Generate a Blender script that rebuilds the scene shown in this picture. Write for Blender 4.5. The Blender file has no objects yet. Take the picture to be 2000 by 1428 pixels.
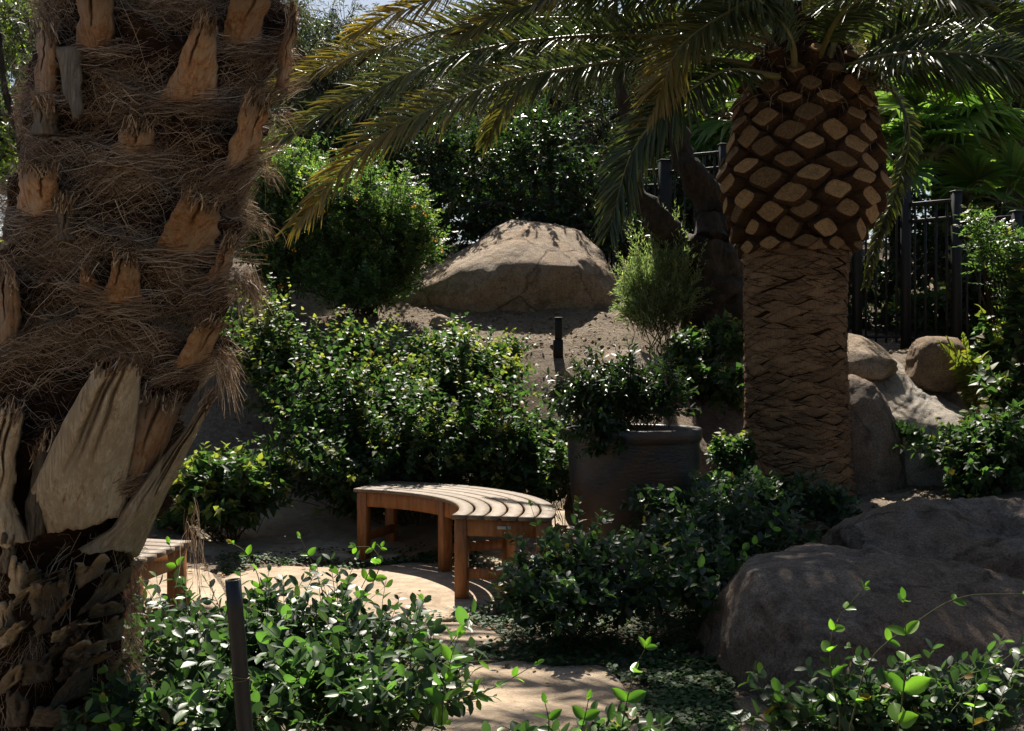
import bpy, math, random
import numpy as np
from mathutils import Vector

# ------------------------------------------------------------------ camera, sky, sun, exposure
F = 2166.7            # focal length of the photograph in its own pixels (39 mm)
CZ = 1.25             # eye height
SC = bpy.context.scene
COL = SC.collection
cam_d = bpy.data.cameras.new('camera'); cam = bpy.data.objects.new('camera', cam_d); COL.objects.link(cam)
cam.location = (0, 0, CZ); cam.rotation_euler = (math.radians(90), 0, 0)
cam_d.lens = 39; cam_d.sensor_width = 36; cam_d.clip_end = 2000; cam_d.clip_start = 0.05
SC.camera = cam
SUN_EL, SUN_AZ = math.radians(52), math.radians(-3)      # azimuth from +Y towards +X
world = bpy.data.worlds.new('World'); SC.world = world; world.use_nodes = True
wn = world.node_tree.nodes; wl = world.node_tree.links
sky = wn.new('ShaderNodeTexSky'); sky.sky_type = 'NISHITA'; sky.sun_disc = False
sky.sun_elevation = SUN_EL; sky.sun_rotation = SUN_AZ; sky.altitude = 50; sky.dust_density = 1.5
bg = wn['Background']; bg.inputs['Strength'].default_value = 0.05
wl.new(sky.outputs[0], bg.inputs[0])
sd = bpy.data.lights.new('sun', 'SUN'); sd.energy = 5.0; sd.angle = math.radians(0.53); sd.color = (1.0, 0.955, 0.88)
sun = bpy.data.objects.new('sun', sd); COL.objects.link(sun)
SDIR = Vector((math.sin(SUN_AZ) * math.cos(SUN_EL), math.cos(SUN_AZ) * math.cos(SUN_EL), math.sin(SUN_EL)))
sun.rotation_euler = SDIR.to_track_quat('Z', 'Y').to_euler(); sun.location = (0, 10, 20)
SC.view_settings.view_transform = 'Standard'; SC.view_settings.look = 'None'
SC.view_settings.exposure = 1.1; SC.view_settings.gamma = 1.0; SC.view_settings.use_curve_mapping = False
SC.view_settings.use_white_balance = True; SC.view_settings.white_balance_temperature = 6900   # the photograph is balanced for shade
SC.render.engine = 'CYCLES'
cy = SC.cycles
cy.max_bounces = 6; cy.diffuse_bounces = 3; cy.glossy_bounces = 2; cy.transmission_bounces = 4; cy.transparent_max_bounces = 4
cy.caustics_reflective = False; cy.caustics_refractive = False
cy.use_denoising = True; cy.use_adaptive_sampling = True; cy.adaptive_threshold = 0.02
cy.sample_clamp_indirect = 4.0

rng = np.random.default_rng(7)
random.seed(7)
R = math.radians

# ------------------------------------------------------------------ small maths
def P(px, py, d):
    return np.array([(px - 1000) / F * d, d, CZ - (py - 714) / F * d])

def nrm(v):
    v = np.asarray(v, float)
    return v / np.maximum(np.linalg.norm(v, axis=-1, keepdims=True), 1e-9)

def sstep(a, b, x):
    t = np.clip((np.asarray(x, float) - a) / (b - a), 0, 1)
    return t * t * (3 - 2 * t)

def _hash(ix, iy, iz):
    n = (ix * 374761393 + iy * 668265263 + iz * 2147483647) & 0xffffffff
    n = ((n ^ (n >> 13)) * 1274126177) & 0xffffffff
    return ((n ^ (n >> 16)) & 0xffff) / 65535.0

def vnoise(p):
    p = np.asarray(p, float); i = np.floor(p).astype(np.int64); f = p - i; f = f * f * (3 - 2 * f)
    out = 0
    for dx in (0, 1):
        for dy in (0, 1):
            for dz in (0, 1):
                w = (f[..., 0] if dx else 1 - f[..., 0]) * (f[..., 1] if dy else 1 - f[..., 1]) * (f[..., 2] if dz else 1 - f[..., 2])
                out = out + w * _hash(i[..., 0] + dx, i[..., 1] + dy, i[..., 2] + dz)
    return out * 2 - 1

def fbm(p, oct=4, lac=2.03, gain=.5):
    p = np.asarray(p, float); s = 0; a = 1.0; tot = 0
    for k in range(oct):
        s = s + a * vnoise(p + 17.3 * k); tot += a; p = p * lac; a *= gain
    return s / tot

# ------------------------------------------------------------------ mesh helpers
def mesh(name, V, faces, mat=None, smooth=False, tint=None, midx=None):
    V = np.asarray(V, np.float32)
    me = bpy.data.meshes.new(name)
    if not isinstance(faces, (list, tuple)): faces = [faces]
    faces = [np.asarray(f, np.int32) for f in faces if len(f)]
    nl = sum(f.size for f in faces); nf = sum(len(f) for f in faces)
    me.vertices.add(len(V)); me.vertices.foreach_set('co', V.ravel())
    me.loops.add(nl); me.polygons.add(nf)
    me.loops.foreach_set('vertex_index', np.concatenate([f.ravel() for f in faces]))
    tot = np.concatenate([np.full(len(f), f.shape[1], np.int32) for f in faces])
    st = np.concatenate([[0], np.cumsum(tot)[:-1]]).astype(np.int32)
    me.polygons.foreach_set('loop_start', st); me.polygons.foreach_set('loop_total', tot)
    if smooth: me.polygons.foreach_set('use_smooth', np.ones(nf, bool))
    if midx is not None: me.polygons.foreach_set('material_index', np.asarray(midx, np.int32))
    if tint is not None:
        a = me.attributes.new('tint', 'FLOAT', 'POINT'); a.data.foreach_set('value', np.asarray(tint, np.float32))
    me.update(calc_edges=True)
    if mat is not None:
        for m in (mat if isinstance(mat, (list, tuple)) else [mat]): me.materials.append(m)
    return me

def link(name, me, parent=None, loc=None):
    o = bpy.data.objects.new(name, me); COL.objects.link(o)
    if parent is not None: o.parent = parent
    if loc is not None: o.location = loc
    return o

def tag(o, label=None, cat=None, group=None, kind=None):
    if label: o['label'] = label
    if cat: o['category'] = cat
    if group: o['group'] = group
    if kind: o['kind'] = kind
    return o

def thing(name, label, cat, loc, group=None, rz=0):
    o = bpy.data.objects.new(name, None); COL.objects.link(o); o.location = [float(c) for c in loc]
    o.rotation_euler = (0, 0, rz); o.empty_display_size = .1
    return tag(o, label, cat, group)

def part(name, V, faces, mat, parent, smooth=False, tint=None, midx=None, kind=None):
    """mesh given in world coordinates, hung under an unrotated thing"""
    V = np.asarray(V, float)
    b = np.array(parent.location) if parent is not None else 0
    if parent is not None and parent.parent is not None: b = b + np.array(parent.parent.location)
    o = link(name, mesh(name, V - b, faces, mat, smooth, tint, midx), parent)
    if kind: o['kind'] = kind
    return o

def join(parts):
    """[(V, F)] with equal face sizes -> one V, F"""
    Vs, Fs, n = [], [], 0
    for V, f in parts:
        Vs.append(V); Fs.append(np.asarray(f) + n); n += len(V)
    return np.concatenate(Vs), np.concatenate(Fs)

def box(c, s, bev=.004, rz=0.0):
    """bevelled box, centre c, full size s -> V, list of quads / tris as quads"""
    hx, hy, hz = [v / 2 for v in s]; b = min(bev, hx * .45, hy * .45, hz * .45)
    V = []; 
    prof = [(-hx, -hy + b), (-hx + b, -hy), (hx - b, -hy), (hx, -hy + b), (hx, hy - b), (hx - b, hy), (-hx + b, hy), (-hx, hy - b)]
    ins = [(x * (hx - b) / hx, y * (hy - b) / hy) for x, y in prof]
    for (pp, z) in ((ins, -hz), (prof, -hz + b), (prof, hz - b), (ins, hz)):
        V += [(x, y, z) for x, y in pp]
    Fq = []
    for k in range(3):
        for i in range(8):
            j = (i + 1) % 8
            Fq.append((k * 8 + i, k * 8 + j, k * 8 + 8 + j, k * 8 + 8 + i))
    for base, flip in ((0, True), (24, False)):
        q = [(0, 1, 2, 3), (0, 3, 4, 7), (7, 4, 5, 6)]
        for a in q:
            a = tuple(base + i for i in a)
            Fq.append(a[::-1] if flip else a)
    V = np.array(V)
    if rz:
        cs, sn = math.cos(rz), math.sin(rz); V = V @ np.array([[cs, sn, 0], [-sn, cs, 0], [0, 0, 1]])
    return V + np.array(c), np.array(Fq)

def tubes(polys, r0, r1, sides=4, taper=1.0):
    """polys (N, S, 3) -> joined tapered tubes (quads)"""
    polys = np.asarray(polys, float); N, S, _ = polys.shape
    T = nrm(np.gradient(polys, axis=1))
    ref = np.where(np.abs(T[..., 2:3]) > .9, np.array([1., 0, 0]), np.array([0, 0, 1.]))
    U = nrm(np.cross(T, ref)); W = np.cross(T, U)
    t = np.linspace(0, 1, S) ** taper
    r0 = np.broadcast_to(np.asarray(r0, float), (N,)); r1 = np.broadcast_to(np.asarray(r1, float), (N,))
    r = r0[:, None] * (1 - t) + r1[:, None] * t
    a = np.arange(sides) * 2 * math.pi / sides
    V = polys[:, :, None] + r[..., None, None] * (np.cos(a)[:, None] * U[:, :, None] + np.sin(a)[:, None] * W[:, :, None])
    idx = np.arange(N * S * sides).reshape(N, S, sides)
    q = np.stack([idx[:, :-1], np.roll(idx, -1, 2)[:, :-1], np.roll(idx, -1, 2)[:, 1:], idx[:, 1:]], -1)
    return V.reshape(-1, 3), q.reshape(-1, 4)

def spline(pts, n):
    pts = np.asarray(pts, float); k = len(pts)
    ex = np.vstack([2 * pts[0] - pts[1], pts, 2 * pts[-1] - pts[-2]])
    seg = np.linalg.norm(np.diff(pts[:, :3], axis=0), axis=1); cum = np.concatenate([[0], np.cumsum(seg)]); 
    s = np.linspace(0, cum[-1], n); i = np.clip(np.searchsorted(cum, s, 'right') - 1, 0, k - 2)
    t = ((s - cum[i]) / np.maximum(seg[i], 1e-9))[:, None]
    p0, p1, p2, p3 = ex[i], ex[i + 1], ex[i + 2], ex[i + 3]
    return .5 * (2 * p1 + (p2 - p0) * t + (2 * p0 - 5 * p1 + 4 * p2 - p3) * t ** 2 + (3 * p1 - p0 - 3 * p2 + p3) * t ** 3)

# ------------------------------------------------------------------ materials
def newmat(name):
    m = bpy.data.materials.new(name); m.use_nodes = True
    nt = m.node_tree; nt.nodes.clear()
    out = nt.nodes.new('ShaderNodeOutputMaterial')
    return m, nt, nt.nodes, nt.links, out

def ramp(nt, fac, stops):
    r = nt.nodes.new('ShaderNodeValToRGB'); e = r.color_ramp.elements
    while len(e) < len(stops): e.new(.5)
    for el, (p, c) in zip(e, stops): el.position = p; el.color = (*c, 1)
    nt.links.new(fac, r.inputs[0]); return r.outputs[0]

def noise(nt, scale, detail=4, rough=.55, vec=None, dist=0.0):
    n = nt.nodes.new('ShaderNodeTexNoise'); n.inputs['Scale'].default_value = scale; n.inputs['Detail'].default_value = detail
    n.inputs['Roughness'].default_value = rough; n.inputs['Distortion'].default_value = dist
    if vec is not None: nt.links.new(vec, n.inputs['Vector'])
    return n.outputs[0]

def coords(nt, scale=(1, 1, 1), kind='Object', rot=(0, 0, 0)):
    c = nt.nodes.new('ShaderNodeTexCoord'); m = nt.nodes.new('ShaderNodeMapping')
    m.inputs['Scale'].default_value = scale; m.inputs['Rotation'].default_value = rot
    nt.links.new(c.outputs[kind], m.inputs[0])
    oi = nt.nodes.new('ShaderNodeObjectInfo'); mu = nt.nodes.new('ShaderNodeMath'); mu.operation = 'MULTIPLY'; mu.inputs[1].default_value = 61.0
    nt.links.new(oi.outputs['Random'], mu.inputs[0])
    ad = nt.nodes.new('ShaderNodeVectorMath'); ad.operation = 'ADD'
    nt.links.new(m.outputs[0], ad.inputs[0]); nt.links.new(mu.outputs[0], ad.inputs[1]); return ad.outputs[0]

def mixc(nt, fac, a, b, mode='MIX'):
    m = nt.nodes.new('ShaderNodeMix'); m.data_type = 'RGBA'; m.blend_type = mode
    for s, v in ((0, fac), (6, a), (7, b)):
        if isinstance(v, (int, float)): m.inputs[s].default_value = v
        elif isinstance(v, tuple): m.inputs[s].default_value = (*v, 1)
        else: nt.links.new(v, m.inputs[s])
    return m.outputs[2]

def bump(nt, h, strength, dist, normal=None):
    b = nt.nodes.new('ShaderNodeBump'); b.inputs['Strength'].default_value = strength; b.inputs['Distance'].default_value = dist
    nt.links.new(h, b.inputs['Height'])
    if normal is not None: nt.links.new(normal, b.inputs['Normal'])
    return b.outputs[0]

def prin(nt, col, rough=.6, spec=.4, normal=None):
    p = nt.nodes.new('ShaderNodeBsdfPrincipled')
    if isinstance(col, tuple): p.inputs['Base Color'].default_value = (*col, 1)
    else: nt.links.new(col, p.inputs['Base Color'])
    if isinstance(rough, (int, float)): p.inputs['Roughness'].default_value = rough
    else: nt.links.new(rough, p.inputs['Roughness'])
    p.inputs['Specular IOR Level'].default_value = spec
    if normal is not None: nt.links.new(normal, p.inputs['Normal'])
    return p

def leaf_mat(name, c1, c2, young=None, trans=.4, rough=.35, spec=.5, tgain=2.2, obj_rand=False):
    m, nt, N, L, out = newmat(name)
    if obj_rand: rnd = N.new('ShaderNodeObjectInfo').outputs['Random']
    else: rnd = N.new('ShaderNodeNewGeometry').outputs['Random Per Island']
    col = ramp(nt, rnd, [(0, c1), (.72, c2), (.95, tuple(min(1, v * 1.35) for v in c2)), (.975, tuple(min(1, v * 1.2) for v in c2)), (.985, (c2[1] * 1.7, c2[1] * 1.3, c2[2] * .9)), (1, (c2[1] * .9, c2[1] * .5, c2[2] * .6))])
    if young is not None:
        a = N.new('ShaderNodeAttribute'); a.attribute_name = 'tint'
        col = mixc(nt, a.outputs['Fac'], col, young)
    p = prin(nt, col, rough, spec)
    tr = N.new('ShaderNodeBsdfTranslucent')
    tc = mixc(nt, 1.0, col, (tgain * .92, tgain * 1.08, tgain * .5), 'MULTIPLY')
    L.new(tc, tr.inputs[0])
    mx = N.new('ShaderNodeMixShader'); mx.inputs[0].default_value = trans
    L.new(p.outputs[0], mx.inputs[1]); L.new(tr.outputs[0], mx.inputs[2]); L.new(mx.outputs[0], out.inputs[0])
    return m

def solid_mat(name, stops, scale=8, detail=6, rough=.8, spec=.25, bstr=.5, bdist=.01, stretch=(1, 1, 1), fine=None, rot=(0, 0, 0), kind='Object'):
    m, nt, N, L, out = newmat(name)
    v = coords(nt, stretch, kind, rot)
    n1 = noise(nt, scale, detail, .62, v)
    col = ramp(nt, n1, stops)
    h = n1
    if fine:
        n2 = noise(nt, fine, 3, .6, v)
        col = mixc(nt, .45, col, ramp(nt, n2, [(.3, (.35, .35, .35)), (.7, (1.25, 1.25, 1.25))]), 'MULTIPLY')
        h = mixc(nt, .5, n1, n2)
    L.new(prin(nt, col, rough, spec, bump(nt, h, bstr, bdist)).outputs[0], out.inputs[0])
    return m

M = {}
M['jasmine'] = leaf_mat('jasmine_leaf', (.017, .034, .018), (.036, .068, .032), (.13, .23, .045), .30, .46, .5, 2.5)
M['jasmine_obj'] = leaf_mat('jasmine_single_leaf', (.018, .038, .018), (.065, .135, .038), None, .36, .44, .5, 2.5, True)
M['bougain'] = leaf_mat('heart_leaf', (.020, .042, .018), (.046, .088, .032), (.26, .26, .06), .36, .52, .4, 2.4)
M['tecoma'] = leaf_mat('flower_shrub_leaf', (.032, .062, .024), (.08, .135, .045), (.28, .31, .10), .42, .42, .5, 2.3)
M['dark'] = leaf_mat('dark_evergreen_leaf', (.012, .026, .011), (.030, .058, .02), (.07, .12, .03), .28, .38, .5, 2.2)
M['olive'] = leaf_mat('olive_leaf', (.035, .045, .026), (.085, .10, .06), (.14, .15, .08), .26, .45, .4, 1.8)
M['silver'] = leaf_mat('silver_shrub_leaf', (.12, .16, .09), (.24, .29, .17), (.42, .46, .28), .45, .5, .4, 1.7)
M['sunny'] = leaf_mat('sunny_tree_leaf', (.06, .10, .02), (.14, .18, .04), (.36, .32, .06), .55, .4, .4, 2.4)
M['cover'] = leaf_mat('ground_cover_leaf', (.018, .042, .016), (.04, .085, .028), (.1, .16, .05), .25, .6, .25, 2.0)
M['frond'] = leaf_mat('date_palm_leaflet', (.024, .036, .014), (.055, .075, .026), (.34, .21, .045), .30, .36, .5, 1.9)
M['fan'] = leaf_mat('fan_palm_leaf', (.04, .085, .028), (.09, .16, .045), (.28, .28, .08), .45, .38, .5, 2.3)
M['fern'] = leaf_mat('fern_leaf', (.12, .15, .035), (.20, .20, .045), None, .4, .45, .3, 1.7)
M['petal'] = leaf_mat('orange_petal', (.65, .22, .03), (.8, .38, .06), None, .4, .5, .3, 1.4)
M['litter'] = leaf_mat('dry_leaf', (.12, .075, .04), (.30, .20, .11), None, .1, .7, .2, 1.2)
M['stem'] = solid_mat('green_stem', [(.3, (.06, .07, .03)), (.7, (.12, .12, .05))], 20)
M['twig'] = solid_mat('brown_twig', [(.3, (.035, .025, .016)), (.7, (.09, .065, .042))], 20)
M['bark'] = solid_mat('grey_bark', [(.25, (.014, .011, .009)), (.55, (.05, .04, .031)), (.8, (.11, .092, .075))], 14, 8, .9, .2, 1.0, .03, (1, 1, .35), 60)
M['rachis'] = solid_mat('frond_rachis', [(.3, (.10, .10, .035)), (.7, (.20, .17, .06))], 12, 3, .45, .4, .2, .003)
M['soil'] = None
M['black_metal'] = solid_mat('black_powder_coat', [(.3, (.006, .006, .006)), (.7, (.012, .012, .011))], 40, 4, .55, .35, .15, .002)
M['black_plastic'] = solid_mat('black_pipe', [(.35, (.008, .008, .008)), (.75, (.022, .021, .02))], 30, 6, .4, .5, .3, .003, (1, 1, .3), 120)
M['plaque'] = solid_mat('steel_plaque', [(.3, (.35, .34, .32)), (.7, (.5, .49, .46))], 60, 3, .35, .5, .1, .001)

def rock_mat(name, dark, mid, light, warm):
    m, nt, N, L, out = newmat(name)
    v = coords(nt)
    big = noise(nt, 2.2, 7, .62, v, .6); med = noise(nt, 11, 8, .7, v, .3); grain = noise(nt, 95, 5, .75, v); sp = noise(nt, 260, 2, .6, v); st = noise(nt, 5, 6, .7, v, 1.0)
    col = ramp(nt, med, [(.30, dark), (.5, mid), (.70, light)])
    col = mixc(nt, ramp(nt, big, [(.42, (0, 0, 0)), (.60, (.9, .9, .9))]), col, mixc(nt, .6, col, warm))
    col = mixc(nt, ramp(nt, st, [(.54, (0, 0, 0)), (.68, (.65, .65, .65))]), col, tuple(v * .55 for v in dark))
    col = mixc(nt, .75, col, ramp(nt, grain, [(.32, (.25, .24, .23)), (.5, (1, 1, 1)), (.68, (1.65, 1.6, 1.5))]), 'MULTIPLY')
    col = mixc(nt, ramp(nt, sp, [(.58, (0, 0, 0)), (.64, (.6, .6, .6))]), col, tuple(v * .2 for v in dark))
    vo = N.new('ShaderNodeTexVoronoi'); vo.feature = 'DISTANCE_TO_EDGE'; vo.inputs['Scale'].default_value = 1.7
    wv = mixc(nt, .16, v, noise(nt, 3.5, 6, .7, v)); L.new(wv, vo.inputs['Vector'])
    ck = ramp(nt, vo.outputs['Distance'], [(.0, (0, 0, 0)), (.022, (1, 1, 1))])
    ckm = mixc(nt, ramp(nt, big, [(.42, (0, 0, 0)), (.5, (1, 1, 1))]), (1, 1, 1), ck)
    col = mixc(nt, .38, col, ckm, 'MULTIPLY')  # crack lines darkened in colour, standing in for shade in the creases
    b1 = bump(nt, ckm, .8, .03, bump(nt, med, .9, .05)); b2 = bump(nt, grain, 1.0, .014, b1)
    L.new(prin(nt, col, .85, .25, b2).outputs[0], out.inputs[0])
    return m
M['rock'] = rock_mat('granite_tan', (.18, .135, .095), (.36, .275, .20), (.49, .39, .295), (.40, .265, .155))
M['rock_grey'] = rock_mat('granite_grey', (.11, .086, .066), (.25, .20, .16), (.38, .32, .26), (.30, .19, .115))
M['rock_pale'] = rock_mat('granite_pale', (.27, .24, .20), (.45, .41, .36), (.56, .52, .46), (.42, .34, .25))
M['rock_warm'] = rock_mat('granite_brown', (.14, .095, .06), (.26, .18, .115), (.36, .27, .18), (.30, .19, .10))

def soil_mat():
    m, nt, N, L, out = newmat('dry_soil')
    v = coords(nt)
    a = noise(nt, 2.2, 5, .6, v); b = noise(nt, 26, 6, .7, v); c = noise(nt, 140, 3, .7, v)
    col = ramp(nt, b, [(.25, (.13, .10, .075)), (.5, (.27, .215, .165)), (.75, (.40, .335, .265))])
    col = mixc(nt, ramp(nt, a, [(.38, (0, 0, 0)), (.65, (.6, .6, .6))]), col, (.20, .155, .115))
    col = mixc(nt, .5, col, ramp(nt, c, [(.3, (.4, .4, .4)), (.7, (1.4, 1.4, 1.4))]), 'MULTIPLY')
    L.new(prin(nt, col, .95, .1, bump(nt, c, .8, .012, bump(nt, b, .9, .05))).outputs[0], out.inputs[0])
    return m
M['soil'] = soil_mat()

def flag_mat():
    m, nt, N, L, out = newmat('sandstone_flag')
    v = coords(nt); a = noise(nt, 1.6, 6, .6, v, .6); b = noise(nt, 11, 6, .65, v); c = noise(nt, 150, 3, .6, v)
    oi = N.new('ShaderNodeObjectInfo').outputs['Random']
    col = ramp(nt, a, [(.3, (.23, .172, .118)), (.5, (.37, .295, .215)), (.72, (.48, .40, .31))])
    col = mixc(nt, .6, col, ramp(nt, b, [(.3, (.5, .44, .38)), (.7, (1.3, 1.26, 1.2))]), 'MULTIPLY')
    e = noise(nt, 3.5, 8, .75, v, 1.5); col = mixc(nt, ramp(nt, e, [(.52, (0, 0, 0)), (.66, (.7, .7, .7))]), col, (.16, .105, .06))
    col = mixc(nt, .5, col, ramp(nt, c, [(.3, (.5, .5, .5)), (.7, (1.4, 1.4, 1.4))]), 'MULTIPLY')
    col = mixc(nt, ramp(nt, oi, [(0, (0, 0, 0)), (1, (.3, .3, .3))]), col, (.36, .24, .14))
    L.new(prin(nt, col, .78, .25, bump(nt, c, .5, .006, bump(nt, b, .7, .03))).outputs[0], out.inputs[0])
    return m
M['flag'] = flag_mat()

def wood_mat(name, stops, rough, stretch, spec=.3):
    m, nt, N, L, out = newmat(name)
    v = coords(nt, stretch); oi = N.new('ShaderNodeObjectInfo').outputs['Random']
    add = N.new('ShaderNodeVectorMath'); add.operation = 'ADD'; L.new(v, add.inputs[0]); 
    cmb = N.new('ShaderNodeCombineXYZ'); mul = N.new('ShaderNodeMath'); mul.operation = 'MULTIPLY'; mul.inputs[1].default_value = 37
    L.new(oi, mul.inputs[0]); L.new(mul.outputs[0], cmb.inputs[0]); L.new(mul.outputs[0], cmb.inputs[1]); L.new(cmb.outputs[0], add.inputs[1])
    g = noise(nt, 6, 6, .65, add.outputs[0], 1.2); f = noise(nt, 45, 4, .6, add.outputs[0])
    col = ramp(nt, g, stops)
    col = mixc(nt, .35, col, ramp(nt, f, [(.3, (.55, .5, .45)), (.7, (1.25, 1.25, 1.25))]), 'MULTIPLY')
    col = mixc(nt, ramp(nt, oi, [(0, (0, 0, 0)), (1, (.9, .9, .9))]), col, mixc(nt, 1.0, col, (.72, .70, .68), 'MULTIPLY'))
    L.new(prin(nt, col, rough, spec, bump(nt, f, .25, .003)).outputs[0], out.inputs[0])
    return m
M['teak'] = wood_mat('teak_frame', [(.3, (.20, .075, .025)), (.5, (.34, .14, .05)), (.72, (.44, .20, .08))], .5, (6, 6, .8))
M['teak_top'] = wood_mat('teak_weathered_slat', [(.3, (.13, .095, .068)), (.5, (.225, .172, .125)), (.72, (.31, .25, .19))], .6, (3, 3, 3))

def streak_mat(name, stops, rough=.75, stretch=(9, 9, 1.0), patch=None, rv=(.7, 1.2)):
    m, nt, N, L, out = newmat(name)
    v = coords(nt, stretch); v2 = coords(nt)
    g = noise(nt, 9, 8, .72, v, .6); f = noise(nt, 34, 4, .65, v); b = noise(nt, 9, 7, .68, v2, 1.2)
    oi = N.new('ShaderNodeObjectInfo').outputs['Random']
    col = ramp(nt, g, stops)
    col = mixc(nt, .5, col, ramp(nt, f, [(.3, (.5, .46, .42)), (.7, (1.3, 1.28, 1.25))]), 'MULTIPLY')
    if patch: col = mixc(nt, ramp(nt, b, [(.45, (0, 0, 0)), (.6, (.8, .8, .8))]), col, patch)
    at = N.new('ShaderNodeAttribute'); at.attribute_name = 'tint'
    sm = N.new('ShaderNodeMath'); sm.operation = 'ADD'; L.new(at.outputs['Fac'], sm.inputs[0]); mm = N.new('ShaderNodeMath'); mm.operation = 'MULTIPLY_ADD'; mm.inputs[1].default_value = .7; mm.inputs[2].default_value = -.35; L.new(b, mm.inputs[0]); L.new(mm.outputs[0], sm.inputs[1])
    col = mixc(nt, ramp(nt, sm.outputs[0], [(.72, (0, 0, 0)), (.95, (.8, .8, .8))]), col, (.13, .105, .085))
    col = mixc(nt, 1.0, col, ramp(nt, oi, [(0, (rv[0], rv[0] * .96, rv[0] * .9)), (1, (rv[1], rv[1] * .99, rv[1] * .94))]), 'MULTIPLY')
    L.new(prin(nt, col, rough, .25, bump(nt, f, .6, .006, bump(nt, g, .6, .015))).outputs[0], out.inputs[0])
    return m
M['boot_orange'] = streak_mat('leaf_base_orange', [(.3, (.12, .05, .022)), (.5, (.40, .21, .105)), (.7, (.62, .42, .26))], .65, (9, 9, 1.0), (.42, .31, .21))
M['boot_pale'] = streak_mat('leaf_base_pale', [(.3, (.22, .13, .07)), (.48, (.56, .44, .30)), (.7, (.78, .69, .54))], .65, (9, 9, 1.0), (.44, .34, .23))
M['boot_grey'] = streak_mat('leaf_base_grey', [(.25, (.05, .042, .034)), (.5, (.17, .14, .11)), (.75, (.36, .32, .26))], .85)
M['cork'] = solid_mat('palm_core_bark', [(.25, (.012, .006, .004)), (.5, (.04, .02, .011)), (.78, (.10, .052, .028))], 16, 8, .95, .1, 1.0, .03, (1, 1, 2.5), 70)  # core bark, darkened in colour so gaps between leaf bases read as shadow
M['scar'] = streak_mat('leaf_scar_bark', [(.25, (.065, .033, .017)), (.5, (.25, .148, .08)), (.75, (.42, .28, .17))], .9, (22, 22, 1.6), (.17, .11, .065))
M['cut'] = streak_mat('cut_leaf_base', [(.25, (.17, .085, .035)), (.5, (.40, .245, .115)), (.75, (.56, .39, .21))], .8, (3, 3, 3), (.20, .10, .045), (.42, 1.3))
M['cut_side'] = solid_mat('leaf_base_side', [(.3, (.03, .018, .011)), (.7, (.11, .06, .032))], 12, 7, .9, .15, .8, .01, (1, 1, 3), 60)

def fibre_mat():
    m, nt, N, L, out = newmat('palm_fibre')
    rnd = N.new('ShaderNodeNewGeometry').outputs['Random Per Island']
    col = ramp(nt, rnd, [(0, (.05, .026, .014)), (.4, (.19, .115, .066)), (.75, (.37, .255, .16)), (.93, (.55, .43, .30)), (1, (.72, .63, .50))])
    p = prin(nt, col, .6, .3); tr = N.new('ShaderNodeBsdfTranslucent'); L.new(col, tr.inputs[0])
    mx = N.new('ShaderNodeMixShader'); mx.inputs[0].default_value = .25
    L.new(p.outputs[0], mx.inputs[1]); L.new(tr.outputs[0], mx.inputs[2]); L.new(mx.outputs[0], out.inputs[0])
    return m
M['fibre'] = fibre_mat()

def pot_mat():
    m, nt, N, L, out = newmat('glazed_blue_pot')
    v = coords(nt, (1, 1, 3)); v2 = coords(nt)
    g = noise(nt, 22, 6, .6, v); b = noise(nt, 2.6, 4, .55, v2, .8)
    col = ramp(nt, g, [(.3, (.012, .013, .016)), (.55, (.028, .029, .034)), (.8, (.055, .054, .056))])  # glaze colours darkened overall to stand in for the shade on the pot
    col = mixc(nt, ramp(nt, b, [(.46, (0, 0, 0)), (.6, (.85, .85, .85))]), col, (.065, .034, .018))
    L.new(prin(nt, col, .42, .45, bump(nt, g, .5, .008)).outputs[0], out.inputs[0])
    return m
M['pot'] = pot_mat()

# ------------------------------------------------------------------ terrain
PY = [-400, 5.6, 6.4, 7.0, 7.6, 8.6, 10.1, 11.7, 15.6, 25, 60, 400]
PZ = [0, 0, .02, .12, .34, .85, 1.6, 2.1, 2.9, 4.0, 6.0, 10]
def ground(x, y, fine=True):
    x = np.asarray(x, float); y = np.asarray(y, float)
    z = 0
    ye = y - 1.0 * (1 - sstep(.1, 1.5, x)) * sstep(4.5, 5.5, y) * (1 - sstep(8.0, 9.7, y))
    for o in (-.3, 0, .3): z = z + np.interp(ye + o, PY, PZ) / 3
    zr_ = np.interp(y, [7.2, 7.8, 8.4, 9.0, 9.5, 11, 13, 18, 25, 60, 400], [.26, .42, .62, 1.12, 1.36, 1.48, 1.9, 3.2, 4.0, 6.0, 10]); wr_ = sstep(1.5, 2.2, x) * sstep(7.2, 7.8, y)
    z = z * (1 - wr_) + zr_ * wr_
    z = z + .22 * sstep(1.1, 1.6, x) * sstep(5.0, 6.6, y) * (1 - sstep(7.0, 7.8, y))
    z = z + .10 * sstep(-1.9, -2.6, x) * sstep(6.5, 7.5, y)
    if fine:
        k = sstep(5.8, 7.2, y) * .9 + .1
        p = np.stack([x, y, x * 0], -1)
        z = z + k * (.10 * fbm(p * .9, 3) + .045 * fbm(p * 4.5, 3) + .018 * fbm(p * 15, 3)) 
    return z
gx = np.concatenate([[-300, -150, -70, -35, -20, -14], np.linspace(-10, 10, 290), [14, 20, 35, 70, 150, 300]])
gy = np.concatenate([[-300, -120, -50, -20, -8, -3, 0], np.linspace(2, 16, 260), np.linspace(16.5, 30, 20), [40, 60, 110, 200, 400]])
GX, GY = np.meshgrid(gx, gy)
GV = np.stack([GX, GY, ground(GX, GY)], -1).reshape(-1, 3)
ii = np.arange(len(gx) * len(gy)).reshape(len(gy), len(gx))
GF = np.stack([ii[:-1, :-1], ii[:-1, 1:], ii[1:, 1:], ii[1:, :-1]], -1).reshape(-1, 4)
tag(link('ground', mesh('ground', GV, GF, M['soil'], True)), 'dry brown soil bank rising behind the benches', kind='structure')

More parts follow.
